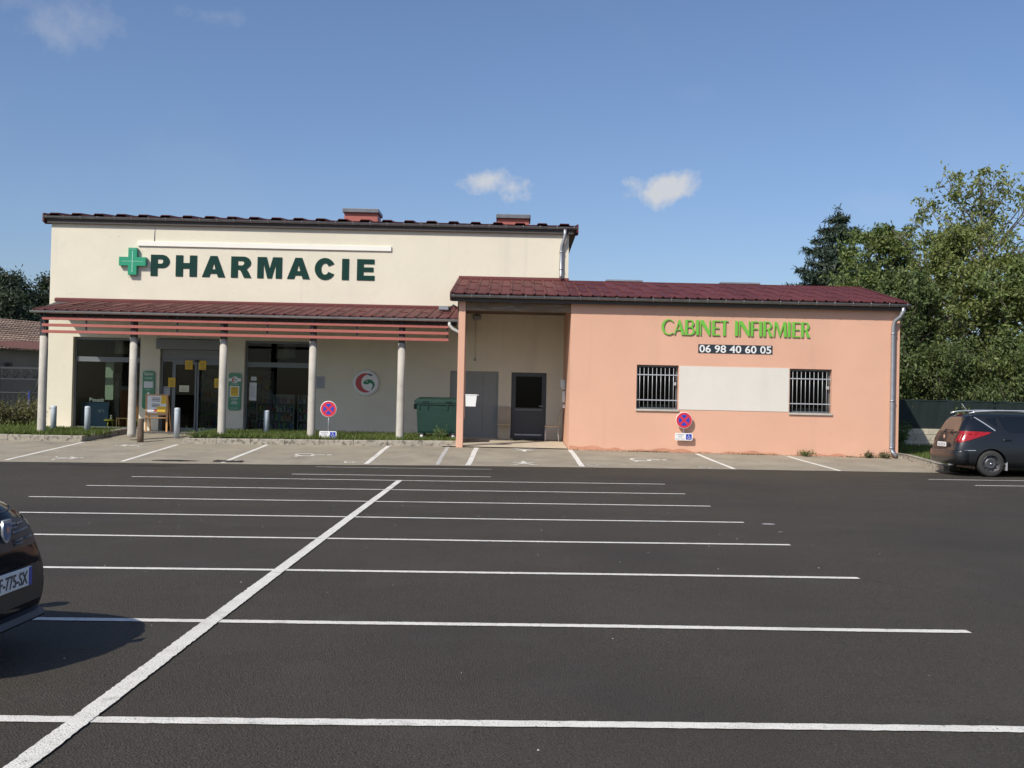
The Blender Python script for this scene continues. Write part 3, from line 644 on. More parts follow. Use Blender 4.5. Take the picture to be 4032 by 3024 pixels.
# ================================================================== NURSES' PEACH ANNEXE
PY = 30.6
cb = empty('annexe_building', 'low peach rendered annexe with barred windows and dark red monopitch roof', 'building')
A1, A2 = (3.41, 4.555, 1.415, 2.625), (7.605, 8.755, 1.40, 2.605)
mesh_obj('wall', wall_holes(1.58, 10.60, .0, 4.40, [A1, A2], PY, .28), 'stucco_peach', cb)
MB().box(1.58, 1.86, PY + .28, FY - .003, 0, 4.29).build('porch_side_wall', 'stucco_peach', cb); MB().box(10.32, 10.60, PY + .28, 39.2, 0, 4.34).build('side_wall', 'stucco_peach', cb)
MB().box(1.86, 10.32, 39.0, 39.2, 0, 4.4).build('back_wall', 'stucco_peach', cb)
MB().box(1.86, 10.32, PY + 2.8, PY + 2.9, .3, 4.2).build('inner_wall', 'interior_wall', cb)
pl = MB().bbox(-1.50, -1.315, PY, PY + .26, .0, 4.36, .008).build('pillar', 'stucco_peach', cb)
MB().box(-1.318, -1.285, PY + .06, PY + .20, 1.05, 3.3).build('corner_guard', 'stucco_peach', pl)
MB().box(-1.315, 1.58, PY + .05, PY + .20, 4.02, 4.27).build('porch_beam', 'wood_beam', cb)
MB().box(-1.5, 1.58, PY + .2, FY - .003, 4.24, 4.30).build('porch_ceiling', 'wood_old', cb)
MB().box(-1.545, -1.505, PY + .26, FY - .004, 3.55, 4.42).build('sun_block_board', 'soffit', cb)  # board added to keep stray sun off the porch back wall
ra = MB().add([(-1.70, 30.42, 4.43), (10.70, 30.42, 4.43), (10.70, 34.75, 5.31), (1.67, 34.75, 5.31), (1.67, 34.597, 5.28), (-1.70, 34.597, 5.28),
               (-1.70, 30.42, 4.35), (10.70, 30.42, 4.35), (10.70, 34.75, 5.20), (1.67, 34.75, 5.20), (1.67, 34.597, 5.17), (-1.70, 34.597, 5.17)],
              [(0, 1, 2, 3, 4, 5), (11, 10, 9, 8, 7, 6), (0, 1, 7, 6), (1, 2, 8, 7), (2, 3, 9, 8), (3, 4, 10, 9), (4, 5, 11, 10), (5, 0, 6, 11)]).build('roof', 'flashing_red', cb)
MB().add([(1.68, 34.76, 5.31), (10.70, 34.76, 5.31), (10.70, 39.5, 4.42), (1.68, 39.5, 4.42), (1.68, 34.76, 5.2), (10.70, 34.76, 5.2), (10.70, 39.5, 4.3), (1.68, 39.5, 4.3)], [(0, 1, 2, 3), (4, 7, 6, 5), (0, 4, 5, 1), (1, 5, 6, 2), (2, 6, 7, 3), (3, 7, 4, 0)]).build('back_roof', 'flashing_red', cb)
tile_roof(ra, -1.70, 10.68, 30.37, 4.435, 34.58, 5.29, .31, 2)
MB().prism([(34.50, 5.26), (34.50, 5.33), (34.55, 5.40), (34.597, 5.40), (34.597, 5.26)], -1.72, 1.69, 'yz').build('flashing', 'flashing_red', ra)
MB().box(1.69, 10.72, 34.58, 34.84, 5.30, 5.335).build('ridge_cap', 'flashing_red', ra)
for x in (-1.74, 10.68): MB().prism([(30.33, 4.29), (30.33, 4.48), (34.59, 5.34), (34.59, 5.19), (30.6, 4.26)], x, x + .045, 'yz').build('verge_board', 'flashing_red', ra)
MB().box(-1.68, 10.66, 30.46, PY - .003, 4.275, 4.34).build('soffit', 'soffit', cb); MB().box(-1.68, 10.66, 30.43, 30.46, 4.24, 4.36).build('fascia', 'soffit', cb)
gutter(cb, -1.74, 10.78, 30.32, 4.41, .072, .50, 'zinc_dark')
MB().prism([(34.6, 4.4), (34.6, 5.2), (34.75, 5.2), (39.2, 4.35), (30.62, 4.35)], 10.33, 10.58, 'yz').build('gable_wall', 'stucco_peach', cb)
downpipe(cb, [(10.60, 30.355, 4.34), (10.60, 30.355, 4.22), (10.54, 30.38, 4.08), (10.43, 30.47, 3.98), (10.39, 30.50, 3.84), (10.39, 30.52, 3.6), (10.39, 30.52, .46), (10.41, 30.50, .38), (10.50, 30.40, .28)], .058, 'zinc', ((3.62, 10.39, 30.52), (1.78, 10.39, 30.52), (.5, 10.39, 30.52)))
for x0, x1 in ((2.9, 4.05), (6.5, 7.75)):
    sk = MB().box(x0 + .06, x1 - .06, 35.2, 36.1, 5.0, 5.40).build('roof_vent', 'zinc_dark', cb); MB().bbox(x0, x1, 35.12, 36.2, 5.40, 5.455, .01).build('vent_cap', 'zinc', sk)
MB().box(4.575, 7.585, PY - .012, PY - .001, 1.42, 2.615).build('painted_panel', 'panel_offwhite', cb)
for hole in (A1, A2):
    a, b, c, d = hole; y = PY + .16
    w = MB().box(a, a + .05, y, y + .06, c, d).box(b - .05, b, y, y + .06, c, d).box(a + .05, b - .05, y, y + .06, d - .05, d).box(a + .05, b - .05, y, y + .06, c, c + .05).build('window', 'frame_grey', cb)
    MB().box(a + .05, b - .05, y + .03, y + .036, c + .05, d - .05).build('pane', 'glass_dark', w)
    MB().box(b - .17, b - .10, y + .06, y + .10, c + .08, d - .35).box(a + .2, b - .17, y + .06, y + .10, c + .06, c + .14).build('inner_frame', 'pvc_white', w)
    MB().bbox(a - .02, b + .02, PY - .05, PY + .16, c - .055, c + .0, .006).build('sill', 'concrete', w)
    gb = PY + .03
    for k in range(9): x = a + .09 + k * (b - a - .22) / 8; MB().tube([(x, gb, c + .03), (x, gb, d - .08)], .0085, 6).build('bar', 'bar_steel', w)
    for z in (c + .25, d - .27): MB().box(a + .01, b - .01, gb - .017, gb - .011, z - .014, z + .014).build('cross_bar', 'bar_steel', w)
    MB().bbox(b - .13, b - .06, PY + .06, PY + .10, d - .55, d - .46, .005).build('shutter_catch', 'pvc_white', w)
# damp stain along the wall foot
pts = [(1.60, .2)] + [(1.60 + 8.7 * k / 70, .33 + .035 * math.sin(k * .35) + .025 * math.sin(k * 1.27 + 1) + .02 * random.random() - .10 * k / 70) for k in range(71)] + [(10.30, .1)]
MB().prism(pts, PY - .003, PY - .0005, 'xz').build('damp_stain', 'stucco_damp', cb)
def rebase(root, loc):
    loc = Vector(loc); root.location = loc
    for ch in root.children: ch.location = ch.location - loc
    return root
rebase(ph, (-6.36, 34.6, .3)); rebase(cb, (6.1, 30.6, .25))

# ================================================================== LETTERING AND SIGNS
def heavy(ch):
    if ch == 'P': return [[(0, 0), (0, 1), (.6, 1)] + arc(.6, .69, .4, .31, 80, -90) + [(.36, .38), (.36, 0)], [(.36, .80), (.36, .58), (.54, .58)] + arc(.54, .69, .12, .11, -80, 80)]
    if ch == 'H': return [[(0, 0), (0, 1), (.34, 1), (.34, .64), (.66, .64), (.66, 1), (1, 1), (1, 0), (.66, 0), (.66, .38), (.34, .38), (.34, 0)]]
    if ch == 'A': return [[(0, 0), (.35, 1), (.65, 1), (1, 0), (.69, 0), (.64, .165), (.36, .165), (.31, 0)], [(.425, .37), (.575, .37), (.5, .69)]]
    if ch == 'R': return [[(0, 0), (0, 1), (.6, 1)] + arc(.6, .71, .37, .29, 80, -50) + [(.76, .40), (.86, .28), (1, 0), (.64, 0), (.50, .28), (.42, .375), (.33, .385), (.33, 0)], [(.33, .80), (.33, .58), (.52, .58)] + arc(.52, .69, .12, .11, -80, 80)]
    if ch == 'M': return [[(0, 0), (0, 1), (.37, 1), (.5, .45), (.63, 1), (1, 1), (1, 0), (.75, 0), (.75, .72), (.59, 0), (.41, 0), (.25, .72), (.25, 0)]]
    if ch == 'C': return [arc(.5, .5, .5, .52, 28, 332, 34) + [(.66, .37)] + arc(.5, .5, .19, .27, 325, 35, 26) + [(.66, .63)]]
    if ch == 'I': return [[(0, 0), (0, 1), (1, 1), (1, 0)]]
    if ch == 'E': return [[(0, 0), (0, 1), (.98, 1), (.98, .78), (.37, .78), (.37, .615), (.93, .615), (.93, .405), (.37, .405), (.37, .225), (1, .225), (1, 0)]]
lt = empty('shop_lettering', 'dark green capital letters PHARMACIE on the cream wall', 'lettering', (-11.28, FY, 5.20))
for ch, a, b in (('P', 358, 495), ('H', 540, 693), ('A', 732, 900), ('R', 942, 1090), ('M', 1133, 1312), ('A', 1350, 1515), ('C', 1550, 1700), ('I', 1748, 1798), ('E', 1857, 1985)):
    s = .004267; w = (b - a) * s; h = .655
    me = fill_mesh('letter', [[(x * w, y * h) for x, y in lp] for lp in heavy(ch)], .018)
    mesh_obj('letter', me, 'letter_green_dark', lt, ((a - 358) * s, -.022, 0))
def slim(ch, w, S=.165, t=.075):
    """flared roman capitals, cap height 1, width w"""
    if ch == 'I': return [[(0, 0), (0, 1), (w, 1), (w, 0)]]
    if ch == 'C': return [arc(w * .62, .5, w * .62, .52, 42, 318, 34) + [(w * 1.06, .10)] + arc(w * .66, .5, w * .44, .455, 312, 48, 28)]
    if ch == 'A': return [[(0, 0), (w * .44, 1), (w * .56, 1), (w, 0), (w - .20, 0), (w * .62, .30), (w * .235, .30), (w * .10, 0)], [(w * .265, .37), (w * .585, .37), (w * .445, .74)]]
    if ch == 'B': return [[(0, 0), (0, 1), (w * .55, 1)] + arc(w * .55, .76, w * .36, .24, 85, -60) + arc(w * .56, .27, w * .44, .27, 62, -90), [(S, .935), (S, .56), (w * .5, .56)] + arc(w * .5, .745, w * .20, .19, -80, 85), [(S, .495), (S, .065), (w * .52, .065)] + arc(w * .52, .28, w * .26, .215, -80, 85)]
    if ch == 'N': return [[(0, 0), (0, 1), (.21, 1), (w - .075, .32), (w - .075, 1), (w, 1), (w, 0), (w - .10, 0), (.075, .76), (.075, 0)]]
    if ch == 'E': return [[(0, 0), (0, 1), (w, 1), (w, 1 - t), (S, 1 - t), (S, .54), (w * .9, .54), (w * .9, .54 - t), (S, .54 - t), (S, t), (w, t), (w, 0)]]
    if ch == 'F': return [[(0, 0), (0, 1), (w, 1), (w, 1 - t), (S, 1 - t), (S, .54), (w * .93, .54), (w * .93, .54 - t), (S, .54 - t), (S, 0)]]
    if ch == 'T': return [[(w / 2 - S / 2, 0), (w / 2 - S / 2, 1 - t), (0, 1 - t), (0, 1), (w, 1), (w, 1 - t), (w / 2 + S / 2, 1 - t), (w / 2 + S / 2, 0)]]
    if ch == 'R': return [[(0, 0), (0, 1), (w * .55, 1)] + arc(w * .53, .74, w * .37, .26, 85, -70) + [(w, 0), (w - .22, 0), (w * .44, .46), (S, .46), (S, 0)], [(S, .935), (S, .525), (w * .48, .525)] + arc(w * .48, .73, w * .20, .205, -80, 85)]
    if ch == 'M': return [[(0, 0), (.06, 1), (.22, 1), (w * .5, .26), (w - .22, 1), (w - .05, 1), (w, 0), (w - .19, 0), (w - .215, .72), (w * .5, .0), (w * .46, .0), (.13, .78), (.075, 0)]]
lt = empty('wall_lettering', 'light green capital letters CABINET INFIRMIER on the peach wall', 'lettering', (4.06, PY, 3.465))
for ch, a, b in (('C', 85, 250), ('A', 255, 400), ('B', 405, 540), ('I', 555, 592), ('N', 610, 750), ('E', 775, 880), ('T', 890, 990), ('I', 1085, 1123), ('N', 1140, 1285), ('F', 1300, 1400), ('I', 1415, 1452), ('R', 1470, 1600), ('M', 1610, 1790), ('I', 1805, 1842), ('E', 1865, 1970), ('R', 1985, 2110)):
    s = .002012; h = .415; w = (b - a) * s / h
    if ch == 'C': w *= .94
    me = fill_mesh('letter', [[(x * h, y * h) for x, y in lp] for lp in slim(ch, w)], .02)
    mesh_obj('letter', me, 'letter_green', lt, ((a - 85) * s, -.04, 0))
pn = empty('phone_number_plate', 'dark plate with white digits 06 98 40 60 05', 'sign', (5.08, PY, 2.985))
MB().box(0, 2.03, -.014, -.002, 0, .235).build('plate', 'plate_navy', pn)
mesh_obj('digits', text_mesh('digits', '06 98 40 60 05', .285, .005, .0042, 1.97), 'sign_white', pn, (.03, -.020, .018))
# green pharmacy cross
cr = empty('pharmacy_cross', 'green pharmacy cross with rows of small white lights', 'sign', (-11.81, FY, 5.62))
q = .135; R = .42
PL = [(-q, -R), (q, -R), (q, -q), (R, -q), (R, q), (q, q), (q, R), (-q, R), (-q, q), (-R, q), (-R, -q), (-q, -q)]
MB().prism(PL, -.13, -.02, 'xz').build('cross_body', 'cross_green', cr)
MB().prism([(x * .965, z * .985) for x, z in PL], -.142, -.131, 'xz').build('cross_face', 'cross_green', cr)
for k in range(17):
    MB().box(-.011, .011, -.148, -.143, -.335 + k * .039, -.315 + k * .039).build('light_dot', 'dot_white', cr)
    if k != 8: MB().box(-.32 + k * .039, -.305 + k * .039, -.148, -.143, -.007, .007).build('light_dot', 'dot_white', cr)
for k in range(5): MB().box(-.085 + k * .038, -.07 + k * .038, -.148, -.143, .37, .382).build('light_dot', 'dot_white', cr)
MB().box(-.06, .06, -.02, .0, -.06, .06).build('wall_mount', 'steel_dark', cr)
# white light bar + cable over the letters
bw = empty('light_bar', 'long white light bar fixed above the green shop letters', 'light', (-11.69, FY, 6.19))
bar = MB().bbox(0, 7.86, -.05, -.004, -.075, .075, .006).build('bar_case', 'bar_white', bw)
MB().tube([(.50, -.012, .08), (.50, -.012, .50)], .012, 6).build('cable', 'plaque_grey', bw)
# round logo sign
lg = empty('round_logo_sign', 'round white wall sign with red crescent and green snake head', 'sign', (-4.52, FY, 2.02))
MB().lathe([(.405, -.03), (.41, -.045), (.405, -.06), (.36, -.062)], 48, (0, 0, 0), 'y').build('disc', 'sign_white', lg)
MB().lathe([(.36, -.0635), (.35, -.0642)], 48, (0, 0, 0), 'y').build('disc_face', 'sign_white', lg)
red = arc(0, 0, .315, .30, 75, 285, 30) + [(.12, -.275), (.16, -.235), (.10, -.265)] + arc(.075, .01, .215, .245, 262, 98, 26)
mesh_obj('crescent', fill_mesh('crescent', [red], .004), 'logo_red', lg, (0, -.070, 0))
mesh_obj('crescent_tip', fill_mesh('crescent_tip', [[(.06, .285), (.12, .285), (.20, .25), (.21, .22), (.16, .215), (.10, .235), (.04, .262)]], .004), 'logo_navy', lg, (0, -.071, 0))
sn = [(-.09, -.005), (-.02, .075), (.08, .115), (.18, .095), (.26, .02), (.28, -.06), (.25, -.14), (.20, -.20), (.155, -.235), (.19, -.16), (.215, -.09), (.20, -.03), (.14, .0), (.08, -.03), (.03, -.045), (-.03, -.04)]
mesh_obj('snake', fill_mesh('snake', [sn], .004), 'logo_green', lg, (0, -.0715, 0))
MB().lathe([(.022, -.0745), (.02, -.076)], 12, (.035, 0, .045), 'y').build('snake_eye', 'sign_white', lg)
# tall rounded green wall signs
def rrect(x0, x1, z0, z1, r, n=6): return arc(x1 - r, z0 + r, r, r, -90, 0, n) + arc(x1 - r, z1 - r, r, r, 0, 90, n) + arc(x0 + r, z1 - r, r, r, 90, 180, n) + arc(x0 + r, z0 + r, r, r, 180, 270, n)
def lines(parent, x0, x1, zs, y, mat, h=.012, name='text_line', jit=.25):
    for z in zs:
        a = random.uniform(0, jit) * (x1 - x0) * .5; MB().box(x0 + a, x1 - a, y - .002, y, z, z + h).build(name, mat, parent)
gs = empty('green_opening_sign', 'tall rounded green sign with white notice, left of the sliding door', 'sign', (-11.235, FY, 1.06))
mesh_obj('board', fill_mesh('board', [rrect(-.185, .185, 0, 1.19, .09)], .05), 'sign_green', gs, (0, -.055, 0))
mesh_obj('lettering', text_mesh('lettering', 'Giphar', .12, .004, .001, .29, 'CENTER'), 'sign_white', gs, (0, -.061, 1.055))
lines(gs, -.12, .12, (.97, .94, .60), -.056, 'sign_white', .008)
MB().box(-.14, .14, -.060, -.0555, .66, .86).build('notice', 'paper_white', gs); MB().prism([(0, .44), (.05, .49), (0, .54), (-.05, .49)], -.059, -.0555, 'xz').build('emblem', 'sign_white', gs)
gs2 = empty('green_opening_sign', 'tall rounded green sign with logo band and yellow notice, right of the sliding door', 'sign', (-8.57, FY, 1.09))
mesh_obj('board', fill_mesh('board', [rrect(-.19, .19, 0, 1.15, .07)], .05), 'sign_green', gs2, (0, -.055, 0))
MB().box(-.19, .19, -.0585, -.0555, .89, .985).build('white_band', 'sign_white', gs2)
mesh_obj('logo_disc', fill_mesh('logo_disc', [arc(0, .94, .105, .105, 0, 350, 26)], .003), 'sign_white', gs2, (0, -.062, 0))
mesh_obj('crescent', fill_mesh('crescent', [[(x * .27, .94 + z * .27) for x, z in red]], .003), 'logo_red', gs2, (0, -.0655, 0)); mesh_obj('snake', fill_mesh('snake', [[(x * .27, .94 + z * .27) for x, z in sn]], .003), 'logo_green', gs2, (0, -.0655, 0))
MB().box(-.145, .145, -.0585, -.0555, .41, .745).build('notice_frame', 'sign_white', gs2); MB().box(-.115, .115, -.0625, -.059, .435, .715).build('yellow_notice', 'paper_yellow', gs2)
lines(gs2, -.13, .13, (.80, .36, .33), -.056, 'sign_white', .009); lines(gs2, -.11, .11, (.27, .23, .19), -.056, 'sign_white', .012); lines(gs2, -.16, .16, (.06,), -.056, 'sign_white', .008)
lines(gs2, -.09, .09, (.69, .66, .62, .58, .54), -.0628, 'paper_ink', .008)
plq = empty('wall_plaque', 'small grey engraved plaque on the wall beside a column', 'plaque', (-5.93, FY, 1.82))
MB().bbox(-.13, .13, -.016, -.002, 0, .37, .003).build('plate', 'plaque_grey', plq); lines(plq, -.10, .10, [.05 + .035 * k for k in range(8)], -.0165, 'sign_grey_text', .012)
# notices on the glass doors
def notice(label, x0, x1, z0, z1, y, mat, n=5, ink='paper_ink'):
    p = empty('paper_notice', label, 'notice', ((x0 + x1) / 2, y, z0)); hw = (x1 - x0) / 2
    MB().box(-hw, hw, -.003, 0, 0, z1 - z0).build('sheet', mat, p); lines(p, -hw * .75, hw * .75, [(z1 - z0) * (.15 + .7 * k / n) for k in range(n)], -.0035, ink, .010); return p
dy = FY + .096
notice('yellow paper notice high on the left door leaf', -10.16, -9.93, 2.32, 2.60, dy, 'paper_yellow'); notice('yellow paper notice high on the right door leaf', -9.73, -9.51, 2.32, 2.60, dy, 'paper_yellow')
notice('yellow paper notice at chest height on the left door frame', -10.67, -10.45, 1.76, 2.05, FY + .092, 'paper_yellow'); notice('yellow paper notice at the right edge of the sliding door', -9.24, -9.02, 1.77, 2.06, dy, 'paper_yellow')
notice('pale notice in the middle of the left door leaf', -10.33, -10.03, 1.62, 1.82, FY + .118, 'paper_pale', 3); notice('long white list taped in the shop window right of the door', -8.17, -7.95, 1.40, 1.96, FY + .198, 'paper_white', 12, 'plaque_grey')
notice('small pale blue notice on the door sidelight', -10.84, -10.63, 1.50, 1.78, FY + .168, 'plaque_grey', 3, 'sign_white')
notice('round white sticker sheet above the long list in the shop window', -8.13, -7.96, 2.02, 2.14, FY + .198, 'paper_white', 2, 'plaque_grey')
# no-parking signs
def no_parking(root, y, zc, zp):
    """disc (front at y) centred zc with supplementary plate centred zp, all in root space"""
    d = MB().lathe([(.215, .02), (.225, .018), (.225, .004), (.222, 0), (.19, 0)], 40, (0, y, zc), 'y').build('sign_disc', 'sign_white', root)
    MB().lathe([(.212, 0), (.21, -.002)], 40, (0, y - .001, zc), 'y').build('red_ring', 'sign_red', d)
    for k in range(4):
        a0 = 45 + 90 * k; o = (.028 * math.cos(math.radians(a0 + 45)) * 1.414, .028 * math.sin(math.radians(a0 + 45)) * 1.414)
        MB().prism([(o[0], zc + o[1])] + [(o[0] * 0 + x, zc + z) for x, z in arc(0, 0, .15, .15, a0 + 11, a0 + 79, 10)], y - .0065, y - .0035, 'xz').build('blue_field', 'sign_blue', d)
    p = MB().prism(rrect(-.24, .24, zp - .10, zp + .10, .035), y, y + .02, 'xz').build('plate', 'sign_white', root)
    for k, t in enumerate(('INTERDIT', 'SAUF', 'G.I.G - G.I.C')): mesh_obj('lettering', text_mesh('lettering', t, .05, .002, .0006, None, 'CENTER', .95), 'sign_grey_text', p, (-.095, y - .003, zp + .035 - k * .055))
    MB().box(.06, .215, y - .003, y - .0005, zp - .075, zp + .075).build('blue_square', 'sign_blue', p)
    for nme, pl_ in WCH: mesh_obj('wheelchair_emblem', fill_mesh('wheelchair_emblem', [[(x * .085, z * .085) for x, z in pl_]], .002), 'sign_white', p, (.135, y - .0065, zp - .005))
sp_ = empty('no_parking_sign', 'round no-parking sign on a grey post with disabled-badge plate in the grass', 'sign', (-5.09, 31.15, .43))
no_parking(sp_, -.05, .79, .075); MB().tube([(.01, .0, -.06), (.01, .0, .95)], .03, 12).build('post', 'zinc', sp_)
MB().box(-.04, .06, -.03, -.026, .55, .59).build('clamp', 'zinc', sp_)
sp2 = empty('no_parking_sign', 'round no-parking sign with disabled-badge plate fixed to the peach wall', 'sign', (4.71, PY, .58))
no_parking(sp2, -.135, .55, .10); MB().tube([(0, -.11, -.02), (0, -.11, .74)], .022, 10).build('post', 'zinc', sp2)
for z in (.18, .62): MB().box(-.03, .03, -.10, -.001, z, z + .04).build('wall_bracket', 'zinc', sp2)

# ================================================================== STREET FURNITURE
for (x, y, z0, z1, lab) in ((-13.34, 32.6, .43, 1.13, 'light blue metal bollard in front of the cream wall beside the end column'), (-12.24, 32.3, .40, 1.14, 'light blue metal bollard in front of the shop window with the blue poster'),
                            (-9.65, 32.3, .33, 1.15, 'light blue metal bollard standing before the sliding door'), (-7.13, 32.6, .42, 1.13, 'light blue metal bollard in front of the dark shop window right of the door')):
    b_ = empty('bollard', lab, 'bollard', (x, y, z0 - .04), group='light blue bollards along the shop front'); h = z1 - z0 + .04
    MB().lathe([(.082, 0), (.082, h - .035), (.075, h - .012), (.05, h), (.0, h + .004)], 22).build('tube', 'bollard_blue', b_)
    MB().lathe([(.084, h - .075), (.086, h - .07), (.086, h - .055), (.084, h - .05)], 22).build('collar', 'bollard_blue', b_)
wp = empty('wooden_post', 'short weathered round wooden post on the path to the door', 'post', (-10.25, 30.95, strip_z(-10.25, 30.95) - .02))
MB().lathe([(.088, 0), (.092, .2), (.084, .5), (.086, .655), (.075, .675), (0, .682)], 16).build('trunk_post', 'wood_old', wp)
# sandwich board
bd = empty('notice_easel', 'light wooden easel with white poster and yellow notes by the door', 'easel', (-10.58, 33.35, .405))
for x in (-.31, .31):
    MB().box(x - .025, x + .025, -.02, .02, 0, 1.08).build('leg', 'wood_light', bd); MB().add([(x - .02, .05, 1.0), (x + .02, .05, 1.0), (x + .02, .42, 0), (x - .02, .42, 0), (x - .02, .09, 1.0), (x + .02, .09, 1.0), (x + .02, .46, 0), (x - .02, .46, 0)], [(0, 1, 2, 3), (4, 7, 6, 5), (0, 4, 5, 1), (1, 5, 6, 2), (2, 6, 7, 3), (3, 7, 4, 0)]).build('leg', 'wood_light', bd)
MB().box(-.285, .285, -.015, .015, .40, .44).build('rail', 'wood_light', bd); MB().box(-.335, .335, -.022, .022, 1.08, 1.12).build('rail', 'wood_light', bd)
MB().box(-.285, .285, -.012, .012, .50, .56).build('rail', 'wood_light', bd)
pb = MB().box(-.284, .284, -.011, .011, .56, 1.08).build('poster', 'sign_white', bd); lines(pb, -.16, .10, (1.0, .955, .91, .82, .78, .74), -.0115, 'paper_ink', .02)
MB().prism([(-.11, .60), (.06, .60), (.06, .68), (-.11, .68), (-.05, .64)], -.0145, -.0115, 'xz').build('red_ribbon', 'logo_red', pb)
MB().box(.13, .31, -.018, -.013, .84, 1.10).build('yellow_note', 'paper_yellow', bd); MB().box(.01, .29, -.019, -.0135, .57, .76).build('yellow_note', 'paper_yellow', bd)
# wheeled bin
wb = empty('wheeled_bin', 'large dark green wheeled rubbish container beside the peach pillar', 'rubbish bin', (-2.10, 32.2, .40))
MB().rings([[(-.60 * k, -.40 * k2, z), (.60 * k, -.40 * k2, z), (.60 * k, .40 * k2, z), (-.60 * k, .40 * k2, z)] for z, k, k2 in ((.19, .90, .84), (.24, .94, .88), (.60, .975, .94), (.98, 1.0, 1.0), (1.0, 1.07, 1.06), (1.05, 1.07, 1.06))]).build('body', 'bin_green', wb)
ld = MB().rings([[(-.645 * k, -.43 * k2, z), (.645 * k, -.43 * k2, z), (.645 * k, .43 * k2, z + s), (-.645 * k, .43 * k2, z + s)] for z, k, k2, s in ((1.055, 1.03, 1.04, 0), (1.10, 1.03, 1.04, .02), (1.155, .94, .92, .05), (1.165, .90, .88, .055))]).build('lid', 'bin_green', wb)
for x in (-.35, .30): MB().bbox(x - .08, x + .08, -.475, -.44, 1.07, 1.13, .01).build('lid_grip', 'bin_green', ld)
for x in (-.52, -.28, .28, .52): MB().bbox(x - .015, x + .015, -.425, -.39, .86, 1.0, .006).build('rib', 'bin_green', wb)
MB().bbox(-.70, -.615, -.18, .18, .86, 1.02, .02).build('side_trunnion', 'bin_green', wb)
for x in (-.45, .45):
    for y in (-.28, .28):
        wh = MB().lathe([(.03, -.025), (.085, -.022), (.095, -.01), (.095, .01), (.085, .022), (.03, .025)], 18, (x, y, .095), 'y').build('wheel', 'rubber', wb)
        MB().lathe([(.0, -.027), (.045, -.027), (.05, -.02)], 14, (x, y, .095), 'y').build('hub', 'pvc_white', wh)
        MB().bbox(x - .05, x + .05, y - .04, y + .04, .165, .20, .005).build('castor_plate', 'zinc', wh)
# box on pillar
mb_ = empty('white_letterbox', 'small white box fixed low to the inner side of the peach pillar', 'letterbox', (-1.07, 30.78, 1.38))
MB().rings([[(-.19, -.12, 0), (.08, -.12, 0), (.08, .12, 0), (-.19, .12, 0)], [(-.20, -.13, .30), (.11, -.13, .30), (.11, .13, .30), (-.20, .13, .30)]]).build('case', 'sign_white', mb_)
MB().bbox(-.205, .13, -.14, .14, .30, .33, .01).build('lid', 'sign_white', mb_); MB().bbox(.13, .16, -.03, .03, .30, .325, .005).build('catch', 'sign_white', mb_); MB().box(-.216, -.18, -.06, .06, .05, .28).build('mount', 'steel_dark', mb_)
# chairs
def chair(label, loc, rz, mat, leg):
    c = empty('chair', label, 'chair', loc, rz, 'chairs in the porch')
    MB().bbox(-.21, .21, -.21, .21, .43, .475, .012).build('seat', mat, c)
    for x in (-.18, .18):
        MB().tube([(x, -.19, 0), (x, -.18, .43)], .016, 8).build('leg', leg, c); MB().tube([(x, .22, 0), (x, .18, .43)], .016, 8).build('leg', leg, c)
    MB().rings([[(-.19, y - .013, z), (.19, y - .013, z), (.19, y + .013, z), (-.19, y + .013, z)] for z, y in ((.475, .19), (.62, .195), (.78, .22), (.92, .26), (.98, .285))]).build('backrest', mat, c)
    return c
chair('pale high-backed chair by the right wall of the porch', (1.22, 33.75, .37), -math.pi / 2, 'cream_chair', 'bar_steel')
chair('pale brown chair against the back wall between the two porch doors', (-.22, 34.25, .385), 0, 'cream_chair', 'bar_steel')
# porch fittings
lp = empty('wall_lamp', 'small box lamp with hanging conduit high on the porch back wall', 'lamp', (-1.14, FY, 4.1))
MB().bbox(-.08, .14, -.10, -.002, -.06, .08, .01).build('case', 'plaque_grey', lp); MB().tube([(-.02, -.015, -.06), (-.02, -.015, -1.25)], .012, 6).build('conduit', 'stucco_cream', lp); MB().bbox(-.06, .02, -.04, -.002, -1.33, -1.25, .006).build('switch_box', 'plaque_grey', lp)
pw = empty('paper_holder', 'curling white leaflets pinned on the right porch wall', 'leaflets', (1.575, 33.0, 1.9))
MB().box(-.02, -.002, -.25, .10, 0, .32).build('backing', 'plaque_grey', pw); MB().add([(-.03, -.22, .02), (-.10, -.02, .05), (-.12, -.02, .25), (-.03, -.22, .30)], [(0, 1, 2, 3)]).build('sheet', 'paper_white', pw); MB().add([(-.025, -.02, .06), (-.14, .10, .10), (-.14, .10, .33), (-.025, -.02, .31)], [(0, 1, 2, 3)]).build('sheet', 'paper_white', pw)
pw2 = empty('notice_box', 'narrow white dispenser below the leaflets on the porch wall', 'dispenser', (1.575, 32.9, 1.55)); MB().bbox(-.09, -.002, -.10, .10, 0, .33, .01).build('case', 'paper_white', pw2); MB().bbox(-.07, -.002, -.06, .06, -.16, -.06, .008).build('bell_push', 'paper_white', pw2)
dm = empty('floor_shade_slab', 'dark slab standing in for floor shade before the glazed porch door', 'floor_shade_slab', (.55, 34.15, .40)); MB().bbox(-.5, .5, -.3, .3, -.012, .012, .005).build('shade_slab', 'floor_shade_dark', dm)  # dark slab laid in place of the shade on the porch floor
fl = empty('floodlight', 'small grey floodlight at the right end of the canopy roof', 'floodlight', (-1.90, 33.4, 4.19))
MB().bbox(-.34, -.02, -.10, .14, .02, .16, .03).build('housing', 'zinc', fl); MB().tube([(-.02, 0, .10), (.10, 0, .20), (.20, 0, .12)], .03, 8).build('arm', 'steel_dark', fl); MB().tube([(.0, 0, -.05), (.0, 0, .1)], .02, 8).build('stem', 'steel_dark', fl)

